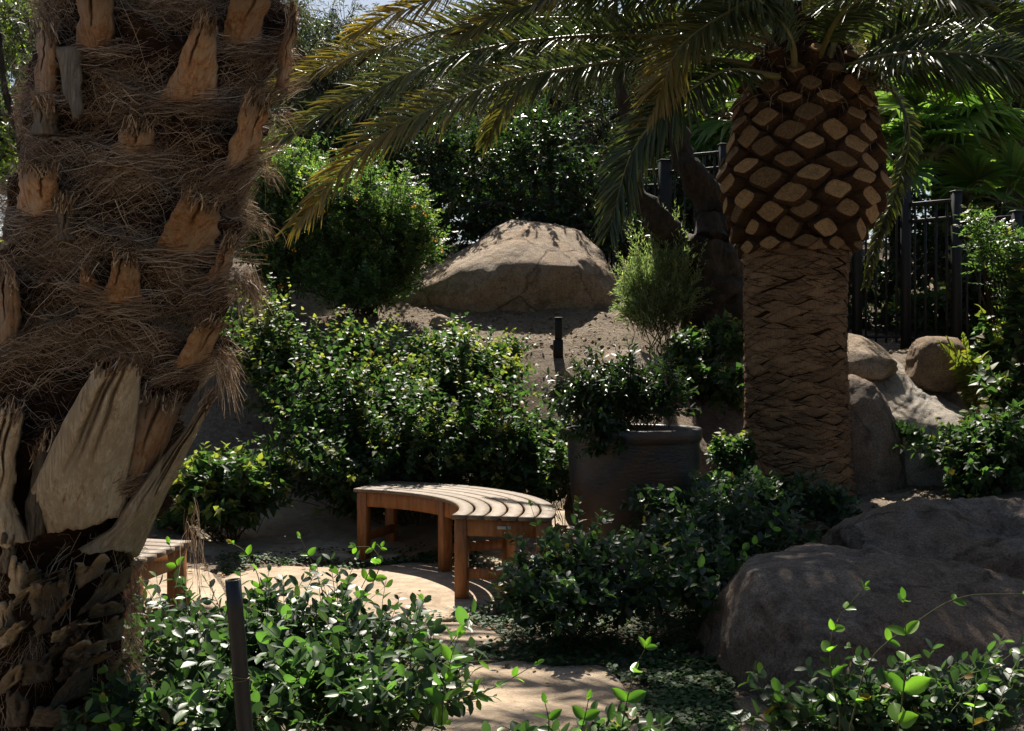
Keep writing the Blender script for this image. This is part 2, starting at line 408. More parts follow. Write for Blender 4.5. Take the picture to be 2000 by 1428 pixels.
def gpt(x, y):
    return np.array([x, y, float(ground(x, y))])

# flagstone path
path = bpy.data.objects.new('path', None); COL.objects.link(path); path['kind'] = 'structure'; path['label'] = 'sandstone flagstone path winding round the benches'
path.location = (-.4, 6, 0)
STONES = [  # outlines in photograph pixels, laid on the level patio
    [(330, 1075), (420, 1052), (560, 1040), (690, 1036), (820, 1040), (880, 1052), (862, 1080), (800, 1096), (640, 1092), (520, 1100), (380, 1102)],
    [(430, 1128), (540, 1114), (700, 1118), (800, 1106), (900, 1110), (1010, 1128), (1040, 1160), (985, 1192), (960, 1208), (820, 1218), (700, 1212), (560, 1214), (470, 1190)],
    [(900, 1058), (980, 1046), (1130, 1052), (1225, 1078), (1200, 1112), (1110, 1130), (1000, 1116), (930, 1100)],
    [(745, 1236), (820, 1226), (905, 1224), (968, 1238), (985, 1258), (920, 1284), (850, 1276), (770, 1290)],
    [(745, 1372), (800, 1326), (905, 1316), (1000, 1298), (1090, 1312), (1170, 1308), (1225, 1346), (1245, 1400), (1330, 1440), (1290, 1500), (1180, 1560), (900, 1560), (740, 1470)],
    [(230, 1130), (330, 1112), (415, 1126), (440, 1165), (455, 1196), (340, 1215), (220, 1195)],
    [(540, 1236), (620, 1224), (715, 1230), (728, 1262), (700, 1310), (600, 1306), (510, 1280)],
]
SPOLY = []
for k, st in enumerate(STONES):
    w = np.array([[(px - 1000) / F * (CZ * F / (py - 714)), CZ * F / (py - 714)] for px, py in st])
    c = w.mean(0); m = 140
    cl = np.vstack([w, w[:1]]); sg_ = np.concatenate([[0], np.cumsum(np.linalg.norm(np.diff(cl, axis=0), axis=1))]); sm = np.linspace(0, sg_[-1], m + 1)[:-1]
    loop = np.column_stack([np.interp(sm, sg_, cl[:, 0]), np.interp(sm, sg_, cl[:, 1])])
    for _ in range(1): loop = loop * .5 + (np.roll(loop, 1, 0) + np.roll(loop, -1, 0)) * .25
    ang = np.linspace(0, 2 * math.pi, m, endpoint=False)
    loop = c + (loop - c) * (1 + .085 * fbm(np.stack([loop[:, 0] * 6, loop[:, 1] * 6, loop[:, 0] * 0 + k], -1), 4))[:, None]
    SPOLY.append(loop)
    rings = [(1.0, -.05), (1.0, .010), (.988, .020), (.965, .024), (.7, .025), (.4, .025), (.15, .025)]
    V = []
    for s, z in rings:
        q = c + (loop - c) * s
        zz = z + (.004 * fbm(np.stack([q[:, 0] * 5, q[:, 1] * 5, q[:, 0] * 0 + k], -1), 3) if z > 0 else 0)
        V.append(np.column_stack([q, np.full(m, 0) + zz]))
    V = np.concatenate(V + [np.array([[c[0], c[1], .025]])])
    idx = np.arange(m * len(rings)).reshape(len(rings), m); nx = np.roll(idx, -1, 1)
    Q = np.stack([idx[:-1], nx[:-1], nx[1:], idx[1:]], -1).reshape(-1, 4)
    T3 = np.stack([idx[-1], nx[-1], np.full(m, len(V) - 1)], -1)
    V[:, 2] += ground(V[:, 0], V[:, 1], False)
    part('flagstone', V, [Q, T3], M['flag'], path, True)

def on_stone(x, y, shrink=1.0):
    r = np.zeros(len(x), bool)
    for L_ in SPOLY:
        L_ = L_.mean(0) + (L_ - L_.mean(0)) * shrink
        n = len(L_); ins = np.zeros(len(x), bool); j = n - 1
        for i in range(0, n):
            xi, yi = L_[i]; xj, yj = L_[j]
            cnd = ((yi > y) != (yj > y)) & (x < (xj - xi) * (y - yi) / (yj - yi + 1e-12) + xi)
            ins ^= cnd; j = i
        r |= ins
    return r

# ------------------------------------------------------------------ foliage machinery
def tmpl_ovate(w=.27, fold=.10, droop=.12, wide=.62):
    pts = [(0, 0), (.28, w * .82), (wide, w), (.86, w * .55), (1, 0), (.86, -w * .55), (wide, -w), (.28, -w * .82), (.3, 0), (.66, 0)]
    V = np.array([(x, y, fold * abs(y) / w * .6 - droop * x * x) for x, y in pts])
    Fc = [(0, 8, 1), (8, 9, 2), (8, 2, 1), (9, 3, 2), (9, 4, 3), (0, 7, 8), (8, 7, 6), (8, 6, 9), (9, 6, 5), (9, 5, 4)]
    return V, np.array(Fc)
def tmpl_kite(w=.25, at=.45, fold=.08, droop=.1):
    V = np.array([(0, 0, 0), (at, w, fold - droop * at * at), (1, 0, -droop), (at, -w, fold - droop * at * at)])
    return V, np.array([(0, 2, 1), (0, 3, 2)])
def tmpl_heart(w=.38):
    pts = [(0, 0), (.08, w * .72), (.35, w), (.68, w * .55), (1, 0), (.68, -w * .55), (.35, -w), (.08, -w * .72), (.4, 0)]
    V = np.array([(x, y, .12 * abs(y) / w - .16 * x * x) for x, y in pts])
    Fc = [(0, 8, 1), (1, 8, 2), (2, 8, 3), (3, 8, 4), (0, 7, 8), (7, 6, 8), (6, 5, 8), (5, 4, 8)]
    return V, np.array(Fc)
def tmpl_pinnate(n=3, w=.11, ll=.42):
    """small compound leaf: pairs of leaflets plus a terminal one"""
    Vs, Fs, k = [], [], 0
    kv, kf = tmpl_kite(.24, .45, .05, .12)
    for i in range(n):
        x0 = .12 + .62 * i / max(n - 1, 1)
        for s in (-1, 1):
            a = s * 1.0; L_ = ll * (1 - .15 * i)
            c, sn = math.cos(a), math.sin(a)
            v = kv * L_; v = np.column_stack([v[:, 0] * c - v[:, 1] * sn + x0, v[:, 0] * sn + v[:, 1] * c, v[:, 2] - .1 * x0])
            Vs.append(v); Fs.append(kf + k); k += 4
    v = kv * ll * 1.0; v = v + [.72, 0, -.08]; Vs.append(v); Fs.append(kf + k)
    return np.concatenate(Vs), np.concatenate(Fs)
T_OV = tmpl_ovate(); T_OVN = tmpl_ovate(.19, .08, .16, .5); T_KITE = tmpl_kite(); T_NARROW = tmpl_kite(.10, .5, .03, .08)
T_HEART = tmpl_heart(); T_PIN = tmpl_pinnate(); T_ROUND = (np.array([(0, 0, 0), (.3, .42, .05), (.8, .38, .05), (1, 0, 0), (.8, -.38, .05), (.3, -.42, .05)]), np.array([(0, 2, 1), (0, 3, 2), (0, 4, 3), (0, 5, 4)]))

def place(tm, pos, dirs, ups, size, tint=None):
    V0, F0 = tm; n = len(pos)
    a = nrm(dirs); b = np.cross(ups, a); b = nrm(b + 1e-6); u = np.cross(a, b)
    s = np.asarray(size, float)[:, None, None]
    V = pos[:, None] + s * (V0[None, :, 0:1] * a[:, None] + V0[None, :, 1:2] * b[:, None] + V0[None, :, 2:3] * u[:, None])
    Fc = F0[None] + (np.arange(n) * len(V0))[:, None, None]
    t = None if tint is None else np.repeat(tint, len(V0))
    return V.reshape(-1, 3), Fc.reshape(-1, 3), t

def grow(roots, tips, nseg=6, arch=.25, wob=.06, sag=0.0):
    """curved shoots from roots to tips"""
    N = len(roots); t = np.linspace(0, 1, nseg + 1)[None, :, None]
    ln = np.linalg.norm(tips - roots, axis=1)[:, None]
    mid = (roots + tips) / 2 + np.array([0, 0, 1.]) * ln * arch + rng.normal(0, 1, (N, 3)) * ln * wob
    p = (1 - t) ** 2 * roots[:, None] + 2 * t * (1 - t) * mid[:, None] + t * t * tips[:, None]
    if sag: p[..., 2] -= (t[..., 0] ** 2) * sag * ln
    return p

def leaves_on(polys, per, t0=.35, size=.05, sizevar=.3, spread=1.0, droop=.15, upn=.9, tipshrink=.45, young_t=.85, young_p=.6, opp=True):
    N, S, _ = polys.shape
    t = t0 + (1 - t0) * (np.arange(per) + .5)[None] / per + rng.normal(0, .25 / per, (N, per)); t = np.clip(t, 0, .999)
    if opp: t[:, 1::2] = t[:, 0::2][:, :t[:, 1::2].shape[1]]
    f = t * (S - 1); i = np.minimum(f.astype(int), S - 2); fr = (f - i)[..., None]
    ar = np.arange(N)[:, None]
    a, b = polys[ar, i], polys[ar, i + 1]; pos = a * (1 - fr) + b * fr; T = nrm(b - a)
    ref = np.where(np.abs(T[..., 2:3]) > .92, np.array([1., 0, 0]), np.array([0, 0, 1.]))
    U = nrm(np.cross(T, ref)); W = np.cross(T, U)
    j = np.arange(per)[None]
    ph = (j // 2) * 1.5708 + (j % 2) * math.pi if opp else j * 2.4
    ph = ph + rng.uniform(0, 6.28, (N, 1)) + rng.normal(0, .35, (N, per))
    side = np.cos(ph)[..., None] * U + np.sin(ph)[..., None] * W
    ang = spread + rng.normal(0, .2, (N, per)) - .35 * (t - t0)
    d = side * np.sin(ang)[..., None] + T * np.cos(ang)[..., None]; d[..., 2] -= droop
    up = np.array([0, 0, 1.]) * upn + rng.normal(0, .45, (N, per, 3)) + side * .15
    tt = (t - t0) / (1 - t0)
    sz = size * (1 + rng.normal(0, sizevar * .5, (N, per))) * (1 - tipshrink * tt ** 3); sz = np.maximum(sz, size * .3)
    sh = (rng.random((N, 1)) < young_p)
    ti = np.clip((tt - young_t) / (1.001 - young_t), 0, 1) ** .7 * sh * rng.uniform(.5, 1, (N, per))
    m = N * per
    return pos.reshape(m, 3), d.reshape(m, 3), up.reshape(m, 3), sz.reshape(m), ti.reshape(m)

def lobe_points(lobes, n, inner=.55, top=-.45):
    """random points near the surface of several ellipsoid lobes (weighted by size)"""
    w = np.array([np.prod(np.array(r)) ** (2 / 3) for c, r in lobes]); w = w / w.sum()
    k = rng.choice(len(lobes), n, p=w)
    C = np.array([c for c, r in lobes], float)[k]; Rr = np.array([np.broadcast_to(r, 3) for c, r in lobes], float)[k]
    d = nrm(rng.normal(0, 1, (n, 3))); d[:, 2] = np.where(d[:, 2] < top, -d[:, 2], d[:, 2])
    rad = inner + (1.08 - inner) * rng.random(n) ** .6
    return C + d * Rr * rad[:, None], C, k

def shrub(name, label, cat, base, lobes, n, per, tm, mat, size, group=None, t0=.35, arch=.15, stemmat='twig', stem_r=.004, droop=.15,
          young_p=.5, opp=True, spread=1.0, sag=0.0, inner=.55, wob=.08, flowers=None, root_r=.12, tall=0.0, single=0, single_mat=None, upn=.9, young_t=.85, rootmix=.55):
    th = thing(name, label, cat, base, group)
    tips, C, k = lobe_points(lobes, n, inner)
    if tall: tips[:, 2] += rng.random(n) ** 3 * tall
    base = np.array(base, float)
    roots = base + rng.normal(0, root_r, (n, 3)) * [1, 1, .1]
    mixw = rng.uniform(.2, rootmix + .2, (n, 1))                      # shoots branch off inside the bush
    roots = roots * (1 - mixw) + (C * .75 + tips * .25 - [0, 0, .0]) * mixw
    pol = grow(roots, tips, 6, arch, wob, sag)
    g = ground(pol[..., 0], pol[..., 1]) + .015
    pol[..., 2] = np.maximum(pol[..., 2], g)
    pos, d, up, sz, ti = leaves_on(pol, per, t0, size, spread=spread, droop=droop, young_p=young_p, opp=opp, upn=upn, young_t=young_t)
    keep = pos[:, 2] > ground(pos[:, 0], pos[:, 1]) + .01
    pos, d, up, sz, ti = pos[keep], d[keep], up[keep], sz[keep], ti[keep]
    if single:
        near = np.linalg.norm(pos - [0, 0, CZ], axis=1)
        inview = (np.abs(pos[:, 0] / pos[:, 1]) < .46) & (np.abs((pos[:, 2] - CZ) / pos[:, 1]) < .325)
        hgt = pos[:, 2] - base[2]
        score = near - .9 * hgt - 12 * sz + rng.random(len(pos)) * .5 + np.where(inview, 0, 50)
        pick = np.argsort(score)[:single]
        singles(th, pos[pick], d[pick], up[pick], sz[pick] * 1.08, single_mat or mat)
        mk = np.ones(len(pos), bool); mk[pick] = False
        pos, d, up, sz, ti = pos[mk], d[mk], up[mk], sz[mk], ti[mk]
    V, Fc, t = place(tm, pos, d, up, sz, ti)
    part('foliage', V, Fc, mat, th, True, t, kind='stuff')
    V, Fq = tubes(pol, stem_r, stem_r * .35, 3)
    # main stems from the ground to the branching points
    main = grow(np.repeat(base[None], min(n, 14), 0) + rng.normal(0, root_r * .5, (min(n, 14), 3)) * [1, 1, 0] - [0, 0, .03], roots[:14], 5, .1, .05)
    V2, F2 = tubes(main, stem_r * 2.6, stem_r * 1.2, 5)
    V, Fq = join([(V, Fq), (V2, F2)])
    part('stems', V, Fq, M[stemmat], th, True, kind='stuff')
    if flowers:
        for q in flowers: flower(th, np.array(q))
    return th

HERO_T = None
def hero_leaf_mesh(mat):
    """one smooth, slightly cupped oval leaf with a midrib groove, length 1 along X"""
    nu, nv = 7, 5; V = []
    for i in range(nu):
        x = i / (nu - 1)
        w = .29 * (math.sin(math.pi * min(1, x ** .85)) ** .62 if 0 < x < 1 else 0) + (.012 if i in (0, nu - 1) else 0)
        for j in range(nv):
            s = (j / (nv - 1)) * 2 - 1
            V.append((x, s * w, .09 * abs(s) ** 1.3 * (w / .29) - .16 * x * x + .012 * math.sin(9 * x) * abs(s)))
    idx = np.arange(nu * nv).reshape(nu, nv)
    Q = np.stack([idx[:-1, :-1], idx[1:, :-1], idx[1:, 1:], idx[:-1, 1:]], -1).reshape(-1, 4)
    return mesh('leaf', V, Q, mat, True)
_hero = {}
def singles(th, pos, d, up, sz, mat):
    from mathutils import Matrix
    if mat.name not in _hero: _hero[mat.name] = hero_leaf_mesh(mat)
    me = _hero[mat.name]; b0 = np.array(th.location)
    a = nrm(d); b = nrm(np.cross(up, a)); u = np.cross(a, b)
    for i in range(len(pos)):
        o = bpy.data.objects.new('leaf', me); COL.objects.link(o); o.parent = th
        s = float(sz[i]); w = s * random.uniform(.85, 1.15)
        p = pos[i] - b0
        o.matrix_local = Matrix(((a[i][0] * s, b[i][0] * w, u[i][0] * s, p[0]), (a[i][1] * s, b[i][1] * w, u[i][1] * s, p[1]), (a[i][2] * s, b[i][2] * w, u[i][2] * s, p[2]), (0, 0, 0, 1)))

_flow = []
def flower(th, p, s=.015):
    if not _flow:
        kv, kf = tmpl_ovate(.30, .15, -.3); Vs, Fs = [], []
        for c in range(4):
            a0 = nrm(rng.normal(0, 1, 3) + [0, -.4, .6]); off = rng.normal(0, .9, 3)
            t1 = nrm(np.cross(a0, [1, .3, .2])); t2 = np.cross(a0, t1)
            for k in range(5):
                a = k * 2 * math.pi / 5; dd = nrm(math.cos(a) * t1 + math.sin(a) * t2 + a0 * .5)
                V, f, _ = place((kv, kf), off[None] * .7, dd[None], a0[None], np.array([1.0])); Vs.append(V); Fs.append(f)
        V, f = join(list(zip(Vs, Fs))); _flow.append(mesh('flower_cluster', V, f, M['petal']))
    o = link('flower_cluster', _flow[0], th, Vector(p) - th.location); o.scale = (s, s, s); o.rotation_euler = (random.uniform(-.6, .6), random.uniform(-.6, .6), random.uniform(0, 6))

def noisy_limb(pts, radii, n=24, sides=12, amp=.18, freq=5, seed=0):
    """tapered knobbly limb as V, quads (closed by end rings)"""
    p = spline(np.column_stack([pts, radii]), n); c, r = p[:, :3], p[:, 3]
    T = nrm(np.gradient(c, axis=0)); ref = np.where(np.abs(T[:, 2:3]) > .92, np.array([1., 0, 0]), np.array([0, 0, 1.]))
    U = nrm(np.cross(T, ref)); W = np.cross(T, U); a = np.arange(sides) * 2 * math.pi / sides
    dirv = np.cos(a)[None, :, None] * U[:, None] + np.sin(a)[None, :, None] * W[:, None]
    base = c[:, None] + dirv * r[:, None, None]
    k = 1 + amp * fbm(base * freq + seed * 3.7, 3) * 1.6
    V = c[:, None] + dirv * (r[:, None] * k)[..., None]
    idx = np.arange(n * sides).reshape(n, sides); nx = np.roll(idx, -1, 1)
    return V.reshape(-1, 3), np.stack([idx[:-1], nx[:-1], nx[1:], idx[1:]], -1).reshape(-1, 4)

def tree(name, label, cat, base, trunk_pts, trunk_r, lobes, n, per, tm, mat, size, group=None, sag=0.0, arch=.1, t0=.25, opp=False, droop=.25, young_p=.2, bark='bark', spread=.9, inner=.25, twig_r=.005, amp=.16):
    th = thing(name, label, cat, base, group); base = np.array(base, float)
    trunk_pts = [np.array(p, float) for p in trunk_pts]
    rr = np.linspace(trunk_r, trunk_r * .5, len(trunk_pts))
    segs = [noisy_limb(trunk_pts, rr, 20, 10, amp)]
    top = trunk_pts[-1]
    for c, r in lobes:
        c = np.array(c, float); st = trunk_pts[-1] if random.random() < .6 else trunk_pts[-2] * .5 + trunk_pts[-1] * .5
        mid = (st + c) / 2 + np.array([0, 0, .12 * np.linalg.norm(c - st)]) + rng.normal(0, .1, 3)
        segs.append(noisy_limb([st, mid, c], [trunk_r * .45, trunk_r * .28, trunk_r * .10], 12, 6, amp))
    V, Fq = join(segs); part('trunk', V, Fq, M[bark], th, True)
    tips, C, k = lobe_points(lobes, n, inner, top=-1.1)
    roots = C + (tips - C) * rng.uniform(.05, .55, (n, 1)) + rng.normal(0, .05, (n, 3))
    pol = grow(roots, tips, 5, arch, .12, sag)
    pos, d, up, sz, ti = leaves_on(pol, per, t0, size, droop=droop, young_p=young_p, opp=opp, spread=spread, upn=.5)
    gz = ground(pos[:, 0], pos[:, 1]) + .05; kp = pos[:, 2] > gz
    V, Fc, t = place(tm, pos[kp], d[kp], up[kp], sz[kp], ti[kp])
    cr = part('crown', V, Fc, mat, th, True, t, kind='stuff')
    V, Fq = tubes(pol, twig_r, twig_r * .4, 3); part('twigs', V, Fq, M['twig'], th, True, kind='stuff')
    return th

def copy_tree(o, loc, rz, scale, label):
    c = o.copy(); COL.objects.link(c); c.location = [float(v) for v in loc]; c.rotation_euler = (0, 0, rz); c.scale = (scale,) * 3; c['label'] = label
    for ch in list(o.children):
        k = ch.copy(); COL.objects.link(k); k.parent = c
        for g in list(ch.children):
            q = g.copy(); COL.objects.link(q); q.parent = k
    return c

# ------------------------------------------------------------------ boulders
SEC = {
    'lip': [(-.85, -.3), (-.97, .15), (-1, .36), (-.88, .52), (-.45, .74), (.1, .92), (.5, 1), (.85, .75), (1, .15), (.85, -.3)],
    'round': [(-.8, -.3), (-1, .15), (-.93, .52), (-.62, .85), (0, 1), (.6, .87), (.95, .5), (1, 0), (.8, -.3)],
    'slab': [(-1, -.3), (-1.02, .08), (-.96, .26), (-.85, .34), (-.2, .6), (.4, .84), (.75, 1), (.98, .8), (1.02, .1), (.9, -.3)],
}
def boulder(name, label, prof, d, depth, base_z, mat, sec='round', amp=.06, freq=2.2, nu=90, nv=110, seed=0, endp=2.4, crack=None):
    prof = np.array(prof, float)
    x = (prof[:, 0] - 1000) / F * d; z = CZ - (prof[:, 1] - 714) / F * d
    u = (1 - np.cos(np.linspace(0, math.pi, nu))) / 2
    xs = x[0] + (x[-1] - x[0]) * u
    h = 0
    for o in (-.03, 0, .03): h = h + np.interp(xs + o * (x[-1] - x[0]), x, z) / 3
    un = np.abs(2 * u - 1)
    dep = depth * np.maximum(1 - un ** endp, 0.0) ** .5 + .004
    h = (h - base_z)
    S = np.array(SEC[sec] + [SEC[sec][0]]); S = spline(np.column_stack([S, S[:, 0] * 0]), nv + 1)[:-1, :2]
    tap = np.maximum(1 - un ** 14, 0)
    V = np.stack([np.repeat(xs[:, None], nv, 1), d + dep[:, None] * S[None, :, 0], base_z + (h * tap)[:, None] * S[None, :, 1]], -1)
    c = np.array([xs.mean(), d, base_z + h.max() * .4])
    n = nrm((V - c) / [abs(x[-1] - x[0]) / 2, depth, h.max()])
    q = V + seed * 5.1
    f = fbm(q * freq, 5) * amp + np.abs(fbm(q * freq * .6 + 9, 3)) * -amp * 1.2 + fbm(q * freq * 5, 4) * amp * .28
    f = f + amp * .55 * (.35 - np.abs(fbm(q * freq * 2.3 + 31, 4))) + amp * .16 * fbm(q * freq * 13, 3)
    f = f * np.minimum(1, dep / depth * 2)[:, None]
    V = V + n * f[..., None]
    rs = np.random.default_rng(100 + int(seed * 10)); sc_ = np.array([abs(x[-1] - x[0]) / 2, depth, h.max()])
    for _ in range(15):
        pn = nrm(rs.normal(0, 1, 3) * [1, 1, .8] + [0, -.3, .3]); W_ = (V - c) / sc_; dd_ = W_ @ pn; lim = np.percentile(dd_, rs.uniform(96.5, 99.2))
        V = V - np.maximum(0, dd_ - lim)[..., None] * pn * sc_ * .8
    V = V + n * (amp * .10 * fbm(V * freq * 9 + 3, 4) * np.minimum(1, dep / depth * 2)[:, None])[..., None]
    if crack:
        for (a, b, wd, dp) in crack:      # grooves given as planes a.x = b
            dist = np.abs(V @ np.array(a) - b + .05 * fbm(V * 4, 3)); V = V - n * (dp * np.exp(-(dist / wd) ** 2))[..., None]
    idx = np.arange(nu * nv).reshape(nu, nv); nx = np.roll(idx, -1, 1)
    Q = np.stack([idx[:-1], nx[:-1], nx[1:], idx[1:]], -1).reshape(-1, 4)
    base = np.array([xs.mean(), d, base_z])
    o = link(name, mesh(name, V.reshape(-1, 3) - base, Q, M[mat], True), None, base)
    return tag(o, label, 'boulder', 'garden boulders')

boulder('boulder', 'large tan humped boulder high on the bank behind the bench', [(715, 612), (745, 562), (820, 524), (870, 494), (912, 474), (950, 448), (985, 424), (1020, 414), (1070, 410), (1110, 416), (1128, 440), (1155, 458), (1186, 478), (1210, 506), (1224, 545), (1232, 612)],
        11.35, .85, 1.72, 'rock', 'lip', .085, 1.7, seed=1)
boulder('boulder', 'grey speckled boulder just behind the planter pot', [(1100, 850), (1120, 775), (1160, 705), (1195, 664), (1250, 655), (1285, 688), (1310, 738), (1350, 768), (1380, 812), (1392, 880)],
        8.1, .55, .45, 'rock_grey', 'slab', .06, 2.6, seed=2)
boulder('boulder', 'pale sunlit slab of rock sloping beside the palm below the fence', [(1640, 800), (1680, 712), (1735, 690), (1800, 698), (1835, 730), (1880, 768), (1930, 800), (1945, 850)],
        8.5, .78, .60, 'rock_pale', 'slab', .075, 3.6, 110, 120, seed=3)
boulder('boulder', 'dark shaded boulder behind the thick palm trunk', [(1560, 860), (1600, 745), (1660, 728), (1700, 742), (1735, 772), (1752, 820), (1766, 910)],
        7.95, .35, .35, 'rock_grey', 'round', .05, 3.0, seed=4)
boulder('boulder', 'small rounded brown boulder at the foot of the metal fence', [(1770, 712), (1784, 680), (1806, 660), (1838, 654), (1868, 665), (1888, 690), (1892, 722)],
        8.75, .26, 1.14, 'rock_warm', 'round', .03, 4.0, seed=5)
boulder('boulder', 'pale flat rock with vine leaves on it beside the palm trunk', [(1605, 700), (1630, 655), (1660, 644), (1700, 648), (1732, 666), (1750, 705)],
        8.75, .3, 1.22, 'rock', 'slab', .035, 4.0, seed=6)
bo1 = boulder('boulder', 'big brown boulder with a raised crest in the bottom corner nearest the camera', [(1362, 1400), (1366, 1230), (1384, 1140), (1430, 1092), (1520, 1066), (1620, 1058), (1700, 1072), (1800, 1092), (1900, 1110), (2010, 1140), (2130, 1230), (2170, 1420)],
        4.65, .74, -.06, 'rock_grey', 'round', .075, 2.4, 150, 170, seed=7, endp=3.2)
bo2 = boulder('rock_crest', None, [(1560, 1180), (1590, 1070), (1640, 1010), (1695, 970), (1790, 964), (1850, 970), (2000, 978), (2160, 1020), (2320, 1080), (2350, 1200)],
        5.75, .55, -.04, 'rock_grey', 'lip', .12, 2.8, 140, 150, seed=8, endp=3.4)
bo2.parent = bo1; bo2.location = bo2.location - bo1.location; del bo2['category']; del bo2['group']
for k, (px, d_, w_, h_, lab) in enumerate([(1102, 9.3, .16, .10, 'fist sized tan stone lying on the soil by the short path light'), (1130, 8.6, .2, .14, 'grey stone on the soil left of the grey boulder'),
                               (1755, 8.55, .12, .07, 'small stone between the slab and the brown boulder'), (860, 10.2, .22, .1, 'flat tan stone left of the large humped boulder')]):
    xx = (px - 1000) / F * d_; gz = float(ground(xx, d_)); py = 714 - (gz - CZ) / d_ * F; hw = w_ / 2 / d_ * F; hp = h_ / d_ * F
    o = boulder('stone', lab, [(px - hw, py + 2), (px - hw * .7, py - hp * .7), (px, py - hp), (px + hw * .6, py - hp * .75), (px + hw, py + 2)], d_, w_ * .4, gz - .02, 'rock', 'round', .012, 9, 24, 26, seed=20 + k)
    o['category'] = 'stone'; o['group'] = 'loose stones on the bank'

# ------------------------------------------------------------------ curved benches
BC = np.array([-1.325, 6.056]); RI, BW, A0, A1 = 1.035, .53, R(-13.65), R(72.1)
BMID = (A0 + A1) / 2; BO = np.array([math.cos(BMID), math.sin(BMID)]) * (RI + BW / 2)
def arc_bar(r0, r1, z0, z1, a0, a1, n=30, bev=.003):
    pr = [(r0 + bev, z0), (r1 - bev, z0), (r1, z0 + bev), (r1, z1 - bev), (r1 - bev, z1), (r0 + bev, z1), (r0, z1 - bev), (r0, z0 + bev)]
    a = np.linspace(a0, a1, n); V = []
    for t in a:
        V += [(r * math.cos(t) - BO[0], r * math.sin(t) - BO[1], z) for r, z in pr]
    idx = np.arange(n * 8).reshape(n, 8); nx = np.roll(idx, -1, 1)
    Q = np.stack([idx[:-1], nx[:-1], nx[1:], idx[1:]], -1).reshape(-1, 4).tolist()
    for b, fl in ((0, 0), ((n - 1) * 8, 1)):
        for q in ((0, 1, 2, 7), (7, 2, 3, 6), (6, 3, 4, 5)):
            q = [b + i for i in q]; Q.append(q if fl else q[::-1])
    return np.array(V), np.array(Q)
def make_bench(label):
    th = thing('curved_bench', label, 'bench', (BC[0] + BO[0], BC[1] + BO[1], .022), 'curved teak benches')
    def pc(name, V, Q, m, parent=th): return link(name, mesh(name, V, Q, m), parent)
    sw = (BW - 5 * .012) / 6
    for k in range(6):
        r0 = RI + k * (sw + .012)
        pc('seat_slat', *arc_bar(r0, r0 + sw, .424 + .0006 * (k % 2), .446 + .0006 * (k % 2), A0, A1, 34, .004), M['teak_top'])
    li, lo, e = RI + .045, RI + BW - .045, .05
    def leg(r, a):
        c = np.array([math.cos(a) * r - BO[0], math.sin(a) * r - BO[1], .2115])
        return pc('leg', *box(c, (.066, .066, .423), .004, a), M['teak'])
    angs = (A0 + e / RI, BMID + .03, A1 - e / RI)
    for a in angs:
        for r in (li, lo): leg(r, a + (.0 if r == li else (-1 if a == angs[2] else (1 if a == angs[0] else 0)) * -.018))
    pc('apron', *arc_bar(li - .022, li + .004, .332, .4225, angs[0] + .031, angs[1] - .031, 22), M['teak'])
    pc('apron', *arc_bar(li - .022, li + .004, .332, .4225, angs[1] + .031, angs[2] - .031, 22), M['teak'])
    pc('apron', *arc_bar(lo - .004, lo + .022, .332, .4225, angs[0] + .026, angs[1] - .023, 22), M['teak'])
    pc('apron', *arc_bar(lo - .004, lo + .022, .332, .4225, angs[1] + .023, angs[2] - .026, 22), M['teak'])
    for a, sg in ((angs[0], -1), (angs[1], 0), (angs[2], 1)):
        rm = (li + lo) / 2; ln = lo - li - .064
        c = np.array([math.cos(a) * rm - BO[0], math.sin(a) * rm - BO[1], 0]); tn = np.array([-math.sin(a), math.cos(a), 0])
        if sg:
            rail = pc('end_rail', *box(c + tn * sg * .012 + [0, 0, .378], (ln, .028, .09), .003, a), M['teak'])
            if sg < 0:
                pq = link('plaque', mesh('plaque', *box(c + tn * (sg * .0275) + nrm(np.array([math.cos(a), math.sin(a), 0])) * .012 + [0, 0, .382], (.072, .003, .016), .001, a), M['plaque']), rail)
        pc('stretcher', *box(c + [0, 0, .135], (ln, .03, .055), .003, a), M['teak'])
    # dowel heads on the left end leg
    for dz in (.36, .385):
        a = angs[2]
        c = np.array([math.cos(a) * (li - .0335) - BO[0], math.sin(a) * (li - .0335) - BO[1], dz])
        pc('dowel', *box(c, (.004, .009, .009), .0015, a), M['teak_top'])
    return th
bench = make_bench('curved teak bench with weathered slatted seat in front of the planter pot')
off = R(-97) - A1
b2 = copy_tree(bench, (BC[0] + BO[0] * math.cos(off) - BO[1] * math.sin(off), BC[1] + BO[0] * math.sin(off) + BO[1] * math.cos(off), .012), off, 1.0,
               'end of a second curved teak bench half hidden behind the shaggy palm')

# ------------------------------------------------------------------ shaggy palm at the left
LD = 3.1
LPROF = np.array([(1640, 85, 160), (1428, 92, 150), (1250, 102, 155), (1120, 105, 160), (1060, 112, 156), (1000, 130, 172), (900, 148, 184), (700, 194, 200), (500, 238, 208), (350, 270, 212), (150, 308, 218), (0, 334, 220), (-200, 358, 220), (-600, 395, 230), (-1000, 430, 215)], float)
LZ = CZ + (714 - LPROF[:, 1 - 1]) / F * LD
o_ = np.argsort(LZ)
LZs, LXs, LRs = LZ[o_], ((LPROF[:, 1] - 1000) / F * LD)[o_], (LPROF[:, 2] / F * LD)[o_]
def lax(z): return np.interp(z, LZs, LXs)
def lr(z): return np.interp(z, LZs, LRs)
def lpt(th, z, off=0.0):
    r = lr(z) + off
    return np.stack([lax(z) + r * np.sin(th), LD - r * np.cos(th), z], -1)
lp = thing('shaggy_palm', 'thick leaning palm trunk wrapped in brown fibre with cut leaf bases', 'palm tree', (float(lax(0)), LD, 0))
zz = np.linspace(-.15, 3.6, 260); tt = np.linspace(-math.pi, math.pi, 160, endpoint=False)
ZZ, TT = np.meshgrid(zz, tt, indexing='ij')
